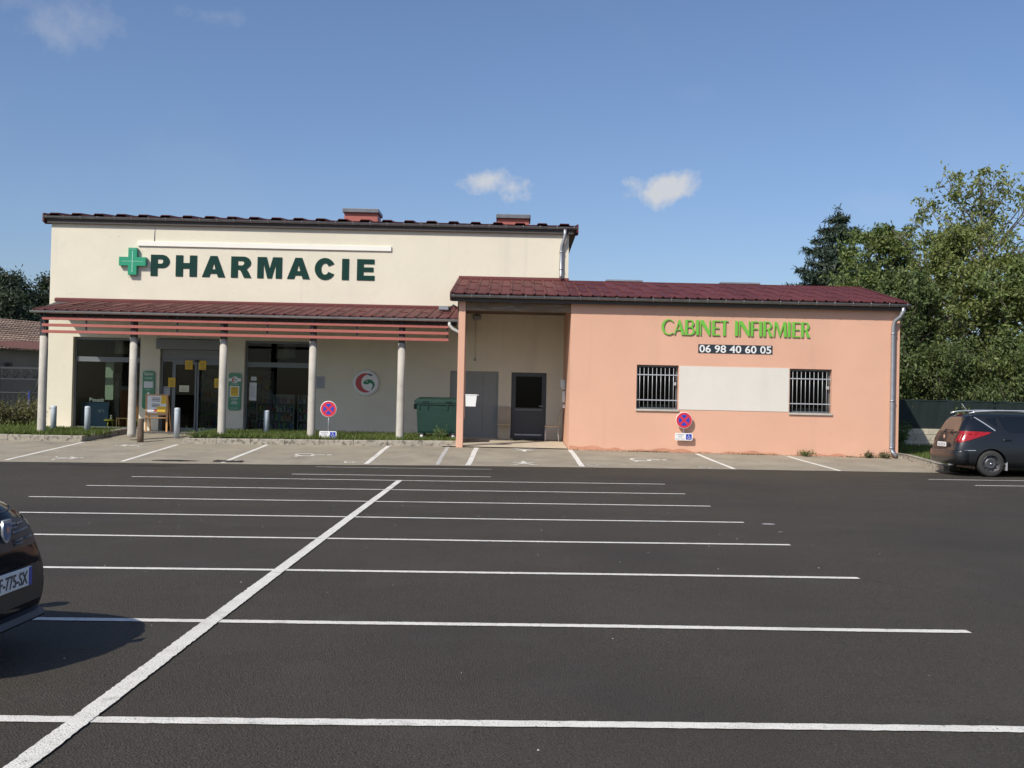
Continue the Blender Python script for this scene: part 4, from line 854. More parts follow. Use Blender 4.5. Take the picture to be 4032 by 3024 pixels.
# ================================================================== INSIDE THE SHOP
def shelf(label, x, y, w, z0=.415, h=2.0, rows=6, group='product shelves in the shop'):
    s = empty('product_shelf', label, 'shelf', (x, y, z0), group=group)
    MB().box(-w / 2, -w / 2 + .03, -.18, .18, 0, h).box(w / 2 - .03, w / 2, -.18, .18, 0, h).box(-w / 2 + .03, w / 2 - .03, .15, .18, 0, h).build('carcass', 'shelf_white', s)
    for r in range(rows):
        z = .08 + r * (h - .1) / rows; MB().box(-w / 2 + .03, w / 2 - .03, -.17, .149, z, z + .02).build('shelf_board', 'shelf_white', s)
        xx = -w / 2 + .05
        while xx < w / 2 - .14:
            ww = random.uniform(.05, .12); hh = random.uniform(.08, .2); MB().box(xx, xx + ww, -.13, .05, z + .021, z + .02 + hh).build('product_box', 'product_%d' % random.randrange(6), s); xx += ww + random.uniform(.008, .05)
shelf('stocked product shelf seen through the left door leaf', -10.1, 38.2, 1.3); shelf('stocked product shelf seen through the right door leaf', -8.8, 38.4, 1.3); shelf('stocked low shelf behind the right shop window', -7.6, 36.2, 1.2, .415, 1.2, 4); shelf('second stocked low shelf behind the right shop window', -6.3, 36.25, 1.2, .415, 1.2, 4)
ct = empty('shop_counter', 'orange wooden counter with grey top inside the left window', 'counter', (-12.0, 36.6, .415))
MB().bbox(-.75, .75, -.3, .3, 0, 1.22, .01).build('front', 'wood_orange', ct); MB().bbox(-.80, .80, -.35, .35, 1.222, 1.36, .01).build('top', 'shelf_white', ct)
for x in (-.32, .32): f_ = MB().box(x - .11, x + .11, -.318, -.302, .86, 1.14).build('picture_frame', 'frame_grey', ct); MB().box(x - .07, x + .07, -.324, -.319, .90, 1.10).build('picture', 'panel_mint', f_)
for i, (x, y, lab) in enumerate(((-12.55, 35.9, 'fabric drum lampshade hanging behind the left shop window'), (-7.2, 36.0, 'fabric drum lampshade hanging behind the right shop window'), (-7.7, 37.4, 'far fabric lampshade behind the right shop window'))):
    l_ = empty('pendant_lamp', lab, 'lamp', (x, y, 2.80), group='drum pendant lamps'); MB().lathe([(.24, 0), (.20, .42)], 28).build('lamp_shade', 'lampshade', l_); MB().tube([(0, 0, .40), (0, 0, .6)], .008, 5).build('cord', 'black_plastic', l_)
bpn = empty('display_poster', 'blue advertising panel with handwritten word standing low in the left window', 'poster', (-13.05, 35.05, .42))
MB().box(-.42, .42, -.01, .01, 0, .82).build('panel', 'panel_blue', bpn); mesh_obj('lettering', text_mesh('lettering', 'Pouxit', .17, .002, .002, .46, 'LEFT'), 'sign_white', bpn, (-.18, -.014, .84)); mesh_obj('lettering', text_mesh('lettering', 'N°1', .13, .002, .001), 'plaque_grey', bpn, (.10, -.014, .5)); MB().box(-.20, .30, -.006, .006, .82, .99).build('backing', 'glass_dark', bpn)
mp = empty('window_panel', 'tall pale mint panel standing behind the left window', 'panel', (-12.75, 35.4, .42)); MB().box(-.13, .13, -.01, .01, .9, 2.15).build('panel', 'panel_mint', mp); MB().tube([(0, .02, 0), (0, .02, .95)], .02, 8).build('stand', 'black_plastic', mp)
dk = empty('display_stand', 'black display stand inside the left shop window', 'display stand', (-12.45, 35.3, .42)); MB().bbox(-.08, .08, -.06, .06, 0, 1.55, .01).build('tower', 'black_plastic', dk); MB().bbox(-.13, .13, -.1, .1, 1.55, 1.75, .01).build('tray', 'black_plastic', dk); MB().bbox(-.2, .2, -.15, .15, -.004, .03, .01).build('foot', 'black_plastic', dk)
def stool(label, x, mat):
    s = empty('toy_stool', label, 'stool', (x, 35.1, .417), group='small stools in the shop window')
    MB().lathe([(.15, .24), (.16, .25), (.16, .275), (.14, .285)], 20).build('seat', mat, s)
    for k in range(3): a = k * 2.094 + .5; MB().tube([(.12 * math.cos(a), .12 * math.sin(a), 0), (.08 * math.cos(a), .08 * math.sin(a), .24)], .022, 8).build('leg', mat, s)
stool('small yellow stool with two toy figures in the left window', -12.62, 'plastic_yellow'); stool('small green stool in the left window near the column', -11.75, 'plastic_green')
tb = empty('toy_table', 'thin-legged little wooden table between the two stools', 'table', (-12.2, 35.15, .417)); MB().box(-.18, .18, -.12, .12, .32, .345).build('table_top', 'wood_light', tb)
for x in (-.165, .165):
    for y in (-.105, .105): MB().box(x - .012, x + .012, y - .012, y + .012, 0, .32).build('leg', 'wood_light', tb)
for x, lab in ((-12.68, 'brown toy figure on the yellow stool'), (-12.55, 'pale toy figure on the yellow stool')):
    t_ = empty('toy_figure', lab, 'toy', (x, 35.08, .703)); MB().lathe([(.0, 0), (.04, .005), (.045, .04), (.02, .075), (.035, .10), (.035, .13), (0, .15)], 12).build('body', 'skin_toy' if 'brown' in lab else 'pvc_white', t_)
oc = empty('display_cabinet', 'orange wooden display cabinet beside the second column', 'cabinet', (-11.72, 35.3, .417)); MB().rings([[(-.16, -.15, 0), (.16, -.15, 0), (.16, .15, 0), (-.16, .15, 0)], [(-.15, -.14, .5), (.15, -.14, .5), (.15, .14, .5), (-.15, .14, .5)], [(-.10, -.10, .95), (.12, -.10, .95), (.12, .12, .95), (-.10, .12, .95)]]).build('case', 'wood_orange', oc); MB().bbox(-.09, .09, -.115, -.10, .66, .80, .004).build('label_card', 'sign_white', oc)
# ================================================================== RIGHT BOUNDARY: BLOCK WALL AND SCREEN FENCE
bw_ = empty('block_wall', 'low pale concrete block wall under the green screen fence', 'wall', (15.0, 37.1, .2))
MB().box(-4.4, 9.0, .012, .19, 0, .735).build('core', 'mortar', bw_)
bk = MB().bbox(0, .49, 0, .2, 0, .19, .008).mesh('block'); bk.materials.append(MT['block'])
for r in range(4):
    x = -4.4 - (.25 if r % 2 else 0)
    while x < 8.9:
        o = bpy.data.objects.new('block', bk); link(o, bw_); o.location = (x, random.uniform(-.006, .006), -.05 + r * .2); x += .5
fn = empty('screen_fence', 'dark green screen fence standing on the low block wall', 'fence', (15.0, 37.2, .94))
for k in range(7):
    x = -4.4 + k * 1.95
    MB().tube([(x, .03, -.3), (x, .03, 1.04)], .028, 8).build('post', 'fence_post', fn)
    v = []; n = 10
    for i in range(n + 1):
        t = i / n; v += [(x + t * 1.95, .005 * math.sin(i * 1.7 + k), 0), (x + t * 1.95, .008 * math.sin(i * 2.1 + k), .97 + .012 * math.sin(i * 1.3 + k))]
    m = MB().add(v + [(a, b + .008, c) for a, b, c in v], [(2 * i, 2 * i + 2, 2 * i + 3, 2 * i + 1) for i in range(n)] + [(2 * n + 2 + 2 * i, 2 * n + 3 + 2 * i, 2 * n + 5 + 2 * i, 2 * n + 4 + 2 * i) for i in range(n)]); m.build('screen_panel', 'fence_mesh', fn)
    MB().tube([(x, -.012, .93), (x + 1.95, -.012, .93)], .006, 5).build('tension_wire', 'fence_post', fn)

# ================================================================== VEGETATION
def leaf_quads(P, size, droop=.5, aspect=.42, var=.35):
    """diamond leaves at points P"""
    n = len(P); d = rng.normal(size=(n, 3)); d[:, 2] -= droop; d /= np.linalg.norm(d, axis=1)[:, None]
    q = rng.normal(size=(n, 3)); s = np.cross(d, q); s /= np.linalg.norm(s, axis=1)[:, None] + 1e-9
    L = size * rng.uniform(1 - var, 1 + var, n)[:, None]; W = L * aspect * .5
    V = np.empty((n, 4, 3)); V[:, 0] = P; V[:, 1] = P + d * L * .5 + s * W; V[:, 2] = P + d * L; V[:, 3] = P + d * L * .5 - s * W
    return V

def broadleaf(name, label, x, y, z, H, R, base, limbs, tips_per, leaves, size, mat, cat='tree', sparse_top=0.0, sig=.32, group=None, squash=1.0, sub=3, bias=0.0):
    root = empty(name, label, cat, (x, y, z), group=group); tr = MB(); tips = []
    n = 7; top = Vector((random.uniform(-.4, .4), random.uniform(-.3, .3), H * .93)); tp = []
    for k in range(n):
        t = k / (n - 1); tp.append(Vector((top.x * t + math.sin(t * 5 + x) * .10 * H * .1, top.y * t, H * .93 * t - .2)))
    r0 = .018 * H + .03
    tr.tube(tp, [r0 * (1 - .9 * k / (n - 1)) for k in range(n)], 8)
    ang = random.random() * 6
    for i in range(limbs):
        t = base + (1 - base) * (i + .5) / limbs * .97; ang += 2.4 + random.uniform(-.3, .3)
        o = tp[0].lerp(tp[-1], t); kx = int(t * (n - 1)); o = tp[kx].lerp(tp[min(kx + 1, n - 1)], t * (n - 1) - kx)
        u = (t - base) / (1 - base); prof = math.sin(PI * min(1, max(.08, u * .78 + .20))) ** .8; L = R * prof * random.uniform(.72, 1.22) * squash
        up = .25 + .75 * u + random.uniform(-.12, .2); d = Vector((math.cos(ang), math.sin(ang), up)).normalized()
        pts = [o]; c = o.copy(); dd = d.copy()
        for s in range(4): dd = (dd + Vector((random.uniform(-.22, .22), random.uniform(-.22, .22), random.uniform(-.10, .20)))).normalized(); c = c + dd * L / 4; pts.append(c.copy())
        rr = r0 * .42 * (1 - .7 * u); tr.tube(pts, [rr, rr * .75, rr * .5, rr * .32, rr * .15], 5)
        for s in range(tips_per):
            a = random.uniform(.25, 1.0); k2 = min(3, int(a * 4)); b0 = pts[k2].lerp(pts[k2 + 1], a * 4 - k2)
            e = Vector((random.gauss(0, 1), random.gauss(0, 1), random.gauss(.25, .8))).normalized(); tl = L * random.uniform(.12, .42) * (1.15 - .4 * a)
            b1 = b0 + e * tl; tr.tube([b0, (b0 + b1) / 2 + Vector((0, 0, .03)), b1], [rr * .22, rr * .14, rr * .05], 3); tips.append((b1, b0, u))
    tr.build('trunk', 'bark', root)
    T = np.array([t[0] for t in tips]); B = np.array([t[1] for t in tips]); U = np.array([t[2] for t in tips]); m = max(1, leaves // len(tips)); out = []
    for j in range(m):
        f = rng.uniform(.4, 1.08, len(T))[:, None]; keep = rng.random(len(T)) > sparse_top * np.clip(U * 1.5 - .5, 0, 1)
        out.append((B + (T - B) * f + rng.normal(size=T.shape) * sig * np.array([1, 1, .8]) * rng.uniform(.3, 1, (len(T), 1)))[keep])
    Pn = np.concatenate(out); Pn = Pn[Pn[:, 2] > .3]
    tri_mesh('crown', leaf_quads(Pn, size), mat, root)
    return root
G = 'trees behind the green fence'
broadleaf('walnut_tree', 'tall thin-topped tree with drooping leaf clusters rising at the right edge', 18.4, 44, .2, 11.3, 4.6, .14, 46, 13, 17000, .19, 'leaf_walnut', sparse_top=.86, sig=.14, group=G)
broadleaf('broadleaf_tree', 'olive green tree beside the dark spruce, above the peach roof end', 15.75, 46.5, .2, 9.7, 2.9, .16, 36, 13, 24000, .17, 'leaf_mid', sig=.15, group=G)
broadleaf('broadleaf_tree', 'yellowish green tree in the middle of the group behind the fence', 16.6, 41.8, .2, 8.7, 3.0, .14, 38, 14, 28000, .16, 'leaf_walnut', sparse_top=.35, sig=.15, group=G)
broadleaf('broadleaf_tree', 'dense dark green tree close behind the peach wall corner', 14.3, 40.6, .2, 6.5, 2.7, .10, 34, 14, 28000, .15, 'leaf_dark', sig=.15, group=G)
broadleaf('broadleaf_tree', 'dense green tree hanging over the fence above the estate car', 18.4, 40.2, .2, 7.2, 3.1, .10, 36, 14, 30000, .155, 'leaf_mid', sig=.15, group=G)
broadleaf('broadleaf_tree', 'tree cut off by the right edge of the picture', 22.2, 42.5, .2, 10.2, 3.9, .12, 38, 13, 24000, .18, 'leaf_walnut', sparse_top=.3, sig=.15, group=G)
for i, (x, y, h, r, lab) in enumerate(((12.3, 38.9, 3.6, 1.7, 'dark hedge bush right behind the fence at the peach wall'), (15.0, 38.8, 3.7, 1.9, 'dark hedge bush behind the fence in front of the yellowish tree'), (17.8, 38.7, 3.9, 1.9, 'dark hedge bush behind the fence above the car roof'), (20.6, 39.0, 3.9, 2.0, 'dark hedge bush behind the fence at the right edge'))):
    broadleaf('hedge_bush', lab, x, y, .2, h, r, .04, 28, 14, 18000, .125, 'leaf_dark', 'bush', sig=.26, group='hedge bushes behind the fence', squash=1.1)

def spruce(label, x, y, z, H, R):
    root = empty('spruce_tree', label, 'tree', (x, y, z)); MB().tube([(0, 0, -.2), (.05, 0, H * .5), (0, 0, H - .35)], [.22, .12, .02], 8).build('trunk', 'bark', root); br = MB(); pts = [np.stack([rng.normal(0, .05, 60), rng.normal(0, .05, 60), rng.uniform(H - .9, H + .05, 60)], 1)]
    h = .6
    while h < H - .15:
        u = h / H; L0 = R * (1 - u) ** .82 + .10
        for k in range(8 if u < .8 else 5):
            a = random.uniform(0, 2 * PI); L = L0 * random.uniform(.55, 1.22); c, s = math.cos(a), math.sin(a); n = max(12, int(L * 130))
            t = rng.uniform(.05, 1, n); sag = -.30 * L * t + .24 * L * t ** 2.2
            w = rng.normal(0, .13 * L * 1.0, n) * (1.05 - t) * .9
            px = c * L * t - s * w; py = s * L * t + c * w; pz = h + sag + rng.normal(0, .02, n) - np.abs(rng.normal(0, .06, n))
            pts.append(np.stack([px, py, pz], 1)); br.tube([(0, 0, h), (c * L * .5, s * L * .5, h - .13 * L), (c * L, s * L, h - .06 * L)], [.02, .014, .006], 3)
        h += random.uniform(.34, .52)
    br.build('branches', 'bark', root); Pn = np.concatenate(pts); Pn = np.repeat(Pn, 2, 0) + rng.normal(0, .04, (len(Pn) * 2, 3))
    tri_mesh('crown', leaf_quads(Pn, .26, .55, .22), 'needle', root)
spruce('dark pointed spruce rising behind the peach roof', 15.9, 55, .2, 11.3, 5.9)

GL = 'dark trees behind the old shed'
for i, (x, y, h, r, lab) in enumerate(((-43.2, 92, 11.5, 4.2, 'dark rounded tree at the left edge of the picture'), (-40.2, 89, 11.1, 3.8, 'dark tree above the middle of the old tiled roof'), (-38.0, 92, 11.4, 3.8, 'dark tree close to the cream wall above the old roof'), (-34.0, 96, 11.8, 4.4, 'dark tree half hidden behind the cream building edge'),
                                       (-42.0, 80, 8.6, 4.6, 'lower dark tree in front of the left edge tree'), (-36.5, 78, 8.4, 4.4, 'lower dark tree just over the old tiled roof'), (-32.0, 82, 8.6, 4.2, 'lower dark tree beside the cream building edge'))):
    broadleaf('forest_tree', lab, x, y, .0, h, r, .08, 32, 12, 17000, .30, 'leaf_forest', sig=.5, group=GL, squash=1.1)

def shrub(name, label, x, y, z, h, r, n, mat, size, cat='shrub', group=None):
    root = empty(name, label, cat, (x, y, z), group=group); st = MB(); P_ = []
    for k in range(14):
        a = random.uniform(0, 6.28); l = random.uniform(.5, 1.0); e = Vector((math.cos(a) * r * l, math.sin(a) * r * l, h * random.uniform(.5, 1))); st.tube([(0, 0, -.05), tuple(e * .5 + Vector((0, 0, .1 * h))), tuple(e)], [.012, .008, .003], 4)
        t = rng.uniform(.25, 1.05, (n // 14, 1)); P_.append(np.array(e)[None] * t + rng.normal(0, r * .16, (n // 14, 3)))
    st.build('stems', 'bark', root); Pn = np.concatenate(P_); Pn = Pn[Pn[:, 2] > .01]; tri_mesh('foliage', leaf_quads(Pn, size, -.2), mat, root); return root
shrub('dry_shrub', 'brownish leafy shrub by the foot of the end column', -15.35, 34.6, .38, .85, .75, 2200, 'shrub_leaf', .11); shrub('grey_shrub', 'low grey green shrub at the left picture edge', -16.75, 35.0, .36, .65, .8, 2000, 'weed_leaf', .10)
shrub('dry_shrub', 'low straggling shrub between the two shrubs at the left bed', -16.0, 34.1, .38, .45, .55, 1300, 'shrub_leaf', .09)
shrub('weed_clump', 'green weed clump in front of the wheeled bin', -2.0, 31.55, .38, .34, .26, 420, 'weed_leaf', .06, 'weed'); shrub('weed_clump', 'trailing weeds at the left tip of the long grass bed', -8.7, 31.15, .36, .16, .42, 520, 'weed_leaf', .05, 'weed'); shrub('weed_clump', 'small bright weed beside the no-parking post', -5.4, 31.4, .38, .20, .17, 200, 'grass_blade', .05, 'weed')
shrub('weed_clump', 'tall weeds against the block wall by the downpipe', 12.75, 36.6, .30, .85, .33, 700, 'weed_leaf', .09, 'weed')
for x, w, lab in ((8.05, .26, 'grass tuft at the foot of the peach wall below the right window'), (9.75, .17, 'small dry weed tuft at the right end of the peach wall'), (10.18, .2, 'weed tuft at the kerb end by the downpipe')):
    shrub('weed_tuft', lab, x, 30.46, strip_z(x, 30.46), .14, w, 260, 'grass_blade' if x < 9 else 'shrub_leaf', .06, 'weed')
blades('kerb_moss', 'thin dry weeds in the joint along the peach wall foot', 1500, (1.7, 10.3), (30.48, 30.6), lambda x, y: strip_z(x, y), .01, .05, 'shrub_leaf', dens=lambda x, y: .15 + .85 * (math.sin(x * 2.1) > .4), cat='weed')

# ================================================================== LEFT BACKGROUND
ob = empty('old_shed', 'old low shed with brown tiled roof left of the shop', 'shed', (-21, 45.8, .2))
e1 = Vector((1, 1.75, 0)).normalized(); e2 = Vector((-e1.y, e1.x, 0))
def SH(s, t, z): p = e1 * s + e2 * t; return (p.x, p.y, z)
MB().add([SH(-14, 0, -.3), SH(22, 0, -.3), SH(22, 0, 3.1), SH(-14, 0, 3.1), SH(-14, .3, -.3), SH(22, .3, -.3), SH(22, .3, 3.1), SH(-14, .3, 3.1)], [(0, 1, 2, 3), (7, 6, 5, 4), (0, 4, 5, 1), (3, 2, 6, 7), (0, 3, 7, 4), (1, 5, 6, 2)]).build('wall', 'wall_old', ob)
MB().add([SH(-14, 9.7, -.3), SH(22, 9.7, -.3), SH(22, 9.7, 3.1), SH(-14, 9.7, 3.1)], [(0, 1, 2, 3)]).build('back_wall', 'wall_old', ob)
rfo = MB().add([SH(-14.3, -.45, 3.02), SH(22.3, -.45, 3.02), SH(22.3, 5, 4.62), SH(-14.3, 5, 4.62), SH(-14.3, 10.2, 3.0), SH(22.3, 10.2, 3.0)], [(0, 1, 2, 3), (3, 2, 5, 4)]).build('roof', 'old_tile', ob)
nr = 15; Lr = math.hypot(5.45, 1.6)
for r in range(nr):
    t0, t1 = -.45 + 5.45 * r / nr, -.45 + 5.45 * (r + 1) / nr + .06; z0, z1 = 3.02 + 1.6 * r / nr, 3.02 + 1.6 * (r + 1) / nr; v = []; f = []
    ns = 180
    for i in range(ns):
        s = -6 + 15 * i / ns; b = .05 if i % 2 else .01; j = random.uniform(-.012, .012); v += [SH(s, t0 + j, z0 + b + .05), SH(s, t1, z1 + b + .015), SH(s, t0 + j, z0 + b)]
    for i in range(ns - 1): f += [(3 * i, 3 * i + 3, 3 * i + 4, 3 * i + 1), (3 * i + 2, 3 * i + 5, 3 * i + 3, 3 * i)]
    MB().add(v, f).build('tile_course', 'old_tile_red' if r < 3 and False else 'old_tile', rfo)
MB().add([SH(.2, -.42, 3.12), SH(3.4, -.42, 3.12), SH(3.4, .95, 3.53), SH(-2.0, .35, 3.36)], [(0, 1, 2, 3)]).build('replaced_tiles', 'old_tile_red', rfo)
ms = empty('metal_shed', 'pale corrugated metal roof behind the old tiled shed', 'shed', (-19.6, 53.5, .1))
MB().box(-1.4, 3.6, .3, 5.7, 0, 3.3).build('wall', 'wall_old', ms); v = []; f = []
for i in range(41): x = -1.8 + i * .14; zz = .04 if i % 2 else 0; v += [(x, 0, 3.55 + zz), (x, 6, 4.55 + zz)]
for i in range(40): f.append((2 * i, 2 * i + 2, 2 * i + 3, 2 * i + 1))
MB().add(v, f).build('roof_sheet', 'sheet_metal', ms); MB().box(-1.85, 3.85, -.06, -.01, 3.42, 3.60).build('fascia', 'sign_white', ms)
bf = empty('blue_fence', 'wire fence with blue posts in front of the old shed', 'fence', (-19.5, 43.2, .3))
for x in (-3.2, -1.1, .85, 2.9): MB().box(x - .035, x + .035, -.035, .035, -.1, 1.25).build('post', 'blue_paint', bf)
for z in (.12, .62, 1.18): MB().tube([(-4.6, .06, z), (4.6, .06, z)], .018, 6).build('rail', 'steel_dark', bf)
for k in range(46): x = -4.6 + k * .2; MB().tube([(x, .075, .05), (x, .075, 1.2)], .005, 4).build('wire', 'steel_dark', bf)
MB().box(-4.8, 4.8, -.1, .15, -.3, .08).build('plinth', 'concrete', bf)
tg = empty('truss_gantry', 'dark steel lattice gantry standing against the old shed wall', 'gantry', (-19.6, 44.3, .3))
MB().box(-2.2, 1.15, -.04, .04, 2.12, 2.20).build('top_chord', 'steel_dark', tg); MB().box(-2.2, 1.15, -.04, .04, 1.70, 1.75).build('bottom_chord', 'steel_dark', tg)
for k in range(8): x = -2.1 + k * .4; MB().tube([(x, 0, 1.73), (x + .2, 0, 2.14), (x + .4, 0, 1.73)], .022, 5).build('web', 'steel_dark', tg)
for x in (-2.15, -.75, 1.05): MB().box(x - .06, x + .06, -.05, .05, -.1, 2.24).build('post', 'steel_dark', tg)
MB().tube([(1.0, 0, 2.2), (.7, -.3, .9)], .03, 6).build('brace', 'steel_dark', tg)
lm = empty('wall_floodlight', 'small dark floodlight on the shaded old shed wall', 'floodlight', (-21 + e1.x * .35 - e2.x * .1, 45.8 + e1.y * .35 - e2.y * .1, 2.6)); MB().bbox(-.1, .12, -.12, .08, -.05, .1, .02).build('housing', 'black_plastic', lm); MB().tube([(-.2, 0, -.1), (0, 0, 0)], .03, 6).build('arm', 'black_plastic', lm)

# ================================================================== CARS
def ring(x, zb, wl, zbelt, wb, ztop, wt, shear=None, zmid=.62):
    h = [(0, zb), (wl * .55, zb), (wl - .07, zb + .01), (wl - .005, zb + .10), (wl, min(zmid, zbelt - .05)), (wb, zbelt), (wt, ztop - .07), (wt - .14, ztop - .015), (0, ztop)]
    full = h + [(-a, b) for a, b in h[-2:0:-1]]
    return [(x + (shear(b) if shear else 0), a, b) for a, b in full]

class Car:
    def __init__(s, name, label, loc, rz, rings, paint, arches, r_arch):
        s.root = empty(name, label, 'car', loc, rz)
        me = MB().rings(rings, True, True, True).mesh('body'); ob = bpy.data.objects.new('body', me); C.objects.link(ob)
        sub = ob.modifiers.new('s', 'SUBSURF'); sub.levels = 3; sub.render_levels = 3
        dg = bpy.context.evaluated_depsgraph_get(); dg.update(); shell = bpy.data.meshes.new_from_object(ob.evaluated_get(dg)); bpy.data.objects.remove(ob)
        bm = bmesh.new(); bm.from_mesh(shell); bmesh.ops.recalc_face_normals(bm, faces=bm.faces); bm.to_mesh(shell); s.bvh = BVHTree.FromBMesh(bm); bm.free()
        tmp = bpy.data.objects.new('tmp_shell', shell); C.objects.link(tmp); cut = MB()
        for x in arches:
            for sg in (-1, 1):
                rr = r_arch; y0, y1 = (.58, 1.1) if sg > 0 else (-1.1, -.58)
                cut.lathe([(rr, y0), (rr, y1)], 36, (x, 0, .30), 'y', False)
        cme = cut.mesh('cut'); co = bpy.data.objects.new('tmp_cut', cme); C.objects.link(co)
        bo = tmp.modifiers.new('b', 'BOOLEAN'); bo.operation = 'DIFFERENCE'; bo.object = co; bo.solver = 'EXACT'
        dg = bpy.context.evaluated_depsgraph_get(); dg.update(); final = bpy.data.meshes.new_from_object(tmp.evaluated_get(dg))
        bpy.data.objects.remove(tmp); bpy.data.objects.remove(co)
        if len(final.polygons) < 100: final = shell
        final.polygons.foreach_set('use_smooth', [True] * len(final.polygons)); final.name = 'body'
        s.body = mesh_obj('body', final, paint, s.root)
        at_ = final.attributes.get('sharp_edge') or final.attributes.new('sharp_edge', 'BOOLEAN', 'EDGE')
        bm = bmesh.new(); bm.from_mesh(final); sh_ = [e.calc_face_angle(0) > .6 for e in bm.edges]; bm.free(); at_.data.foreach_set('value', sh_)
        final.update()
    def patch(s, name, poly, axis, sg, mat, off=.004, parent=None, cuts=5, thick=.003):
        """panel conforming to the shell: poly in (x,z) seen from the side, or (y,z) seen from front or rear"""
        bm = bmesh.new(); vs = [bm.verts.new((a, 0, b)) for a, b in poly]; bm.faces.new(vs); bmesh.ops.triangulate(bm, faces=bm.faces)
        for _ in range(3): bmesh.ops.subdivide_edges(bm, edges=[e for e in bm.edges if e.calc_length() > .07], cuts=1, use_grid_fill=False); bmesh.ops.triangulate(bm, faces=bm.faces)
        bad = []
        for v in bm.verts:
            a, b = v.co.x, v.co.z
            if axis == 'y': o, d = Vector((a, 3 * sg, b)), Vector((0, -sg, 0))
            else: o, d = Vector((9 * sg, a, b)), Vector((-sg, 0, 0))
            hit, nrm, _, _ = s.bvh.ray_cast(o, d)
            if hit is None:
                hit, nrm, _, _ = s.bvh.find_nearest(Vector((a, .8 * sg, b)) if axis == 'y' else Vector((4 if sg > 0 else 0, a, b)))
            if nrm.dot(d) > 0: nrm = -nrm
            v.co = hit + nrm * off
        bmesh.ops.recalc_face_normals(bm, faces=bm.faces)
        me = bpy.data.meshes.new(name); bm.to_mesh(me); bm.free(); me.polygons.foreach_set('use_smooth', [True] * len(me.polygons))
        return mesh_obj(name, me, mat, parent or s.root)
    def hit(s, x, z, sg): return s.bvh.ray_cast(Vector((x, 3 * sg, z)), Vector((0, -sg, 0)))[0]
    def wheel(s, x, sg, r, rim, rimmat='wheel_steel', w=.19, face=.86):
        y = sg * face; i = -sg
        t = MB().lathe([(r * .62, y + i * .01), (r * .70, y + i * .0), (r * .93, y + i * .004), (r * .985, y + i * .025), (r, y + i * .05), (r, y + i * (w - .03)), (r * .93, y + i * w), (r * .6, y + i * w), (r * .62, y + i * .01)], 36, (x, 0, r), 'y', True, False).build('wheel', 'rubber', s.root)
        MB().lathe([(rim * .93, y + i * .10), (rim, y + i * .02), (rim * 1.0, y + i * .0), (rim * .95, y + i * .002), (rim * .90, y + i * .03), (rim * .84, y + i * .07), (rim * .66, y + i * .05), (rim * .55, y + i * .03), (rim * .40, y + i * .026), (rim * .30, y + i * .04), (rim * .2, y + i * .038), (.001, y + i * .036)], 36, (x, 0, r), 'y', True, False).build('rim', rimmat, t)
        for k in range(10): a = k * PI / 5; MB().lathe([(.019, y + i * .042), (.019, y + i * .066), (.001, y + i * .067)], 8, (x + math.cos(a) * rim * .74, 0, r + math.sin(a) * rim * .74), 'y').build('rim_slot', 'black_plastic', t)
        MB().lathe([(.03, y + i * .024), (.026, y + i * .008), (0, y + i * .006)], 14, (x, 0, r), 'y').build('hub_cap', 'chrome', t)

# ---- dark grey estate on the right
sr = lambda z: 0.0 if z < .62 else (z - .62) * .30 if z < .98 else .108 + (z - .98) * .52
R1 = [ring(-.02, .34, .60, .93, .56, 1.34, .42, sr), ring(.02, .27, .76, .95, .70, 1.41, .53, sr), ring(.14, .24, .845, .97, .795, 1.44, .585, sr), ring(.50, .23, .872, .98, .825, 1.465, .605, lambda z: sr(z) * .35), ring(1.0, .22, .876, .975, .835, 1.482, .615),
      ring(1.6, .21, .876, .96, .838, 1.488, .62), ring(2.25, .21, .876, .945, .838, 1.452, .61), ring(2.62, .21, .876, .935, .835, 1.32, .60), ring(3.02, .21, .876, .925, .825, 1.08, .66), ring(3.28, .21, .872, .905, .81, .985, .68), ring(3.70, .22, .86, .84, .77, .905, .62), ring(4.0, .23, .80, .73, .68, .79, .52), ring(4.13, .25, .66, .60, .57, .64, .44), ring(4.16, .28, .42, .52, .36, .56, .28)]
ec = Car('estate_car', 'dark grey estate car with big red tail lamps parked beyond the peach building', (10.24, 26.52, lot_z(11, 26.4) + .004), 0.0, R1, 'car_grey', (.80, 3.34), .35)
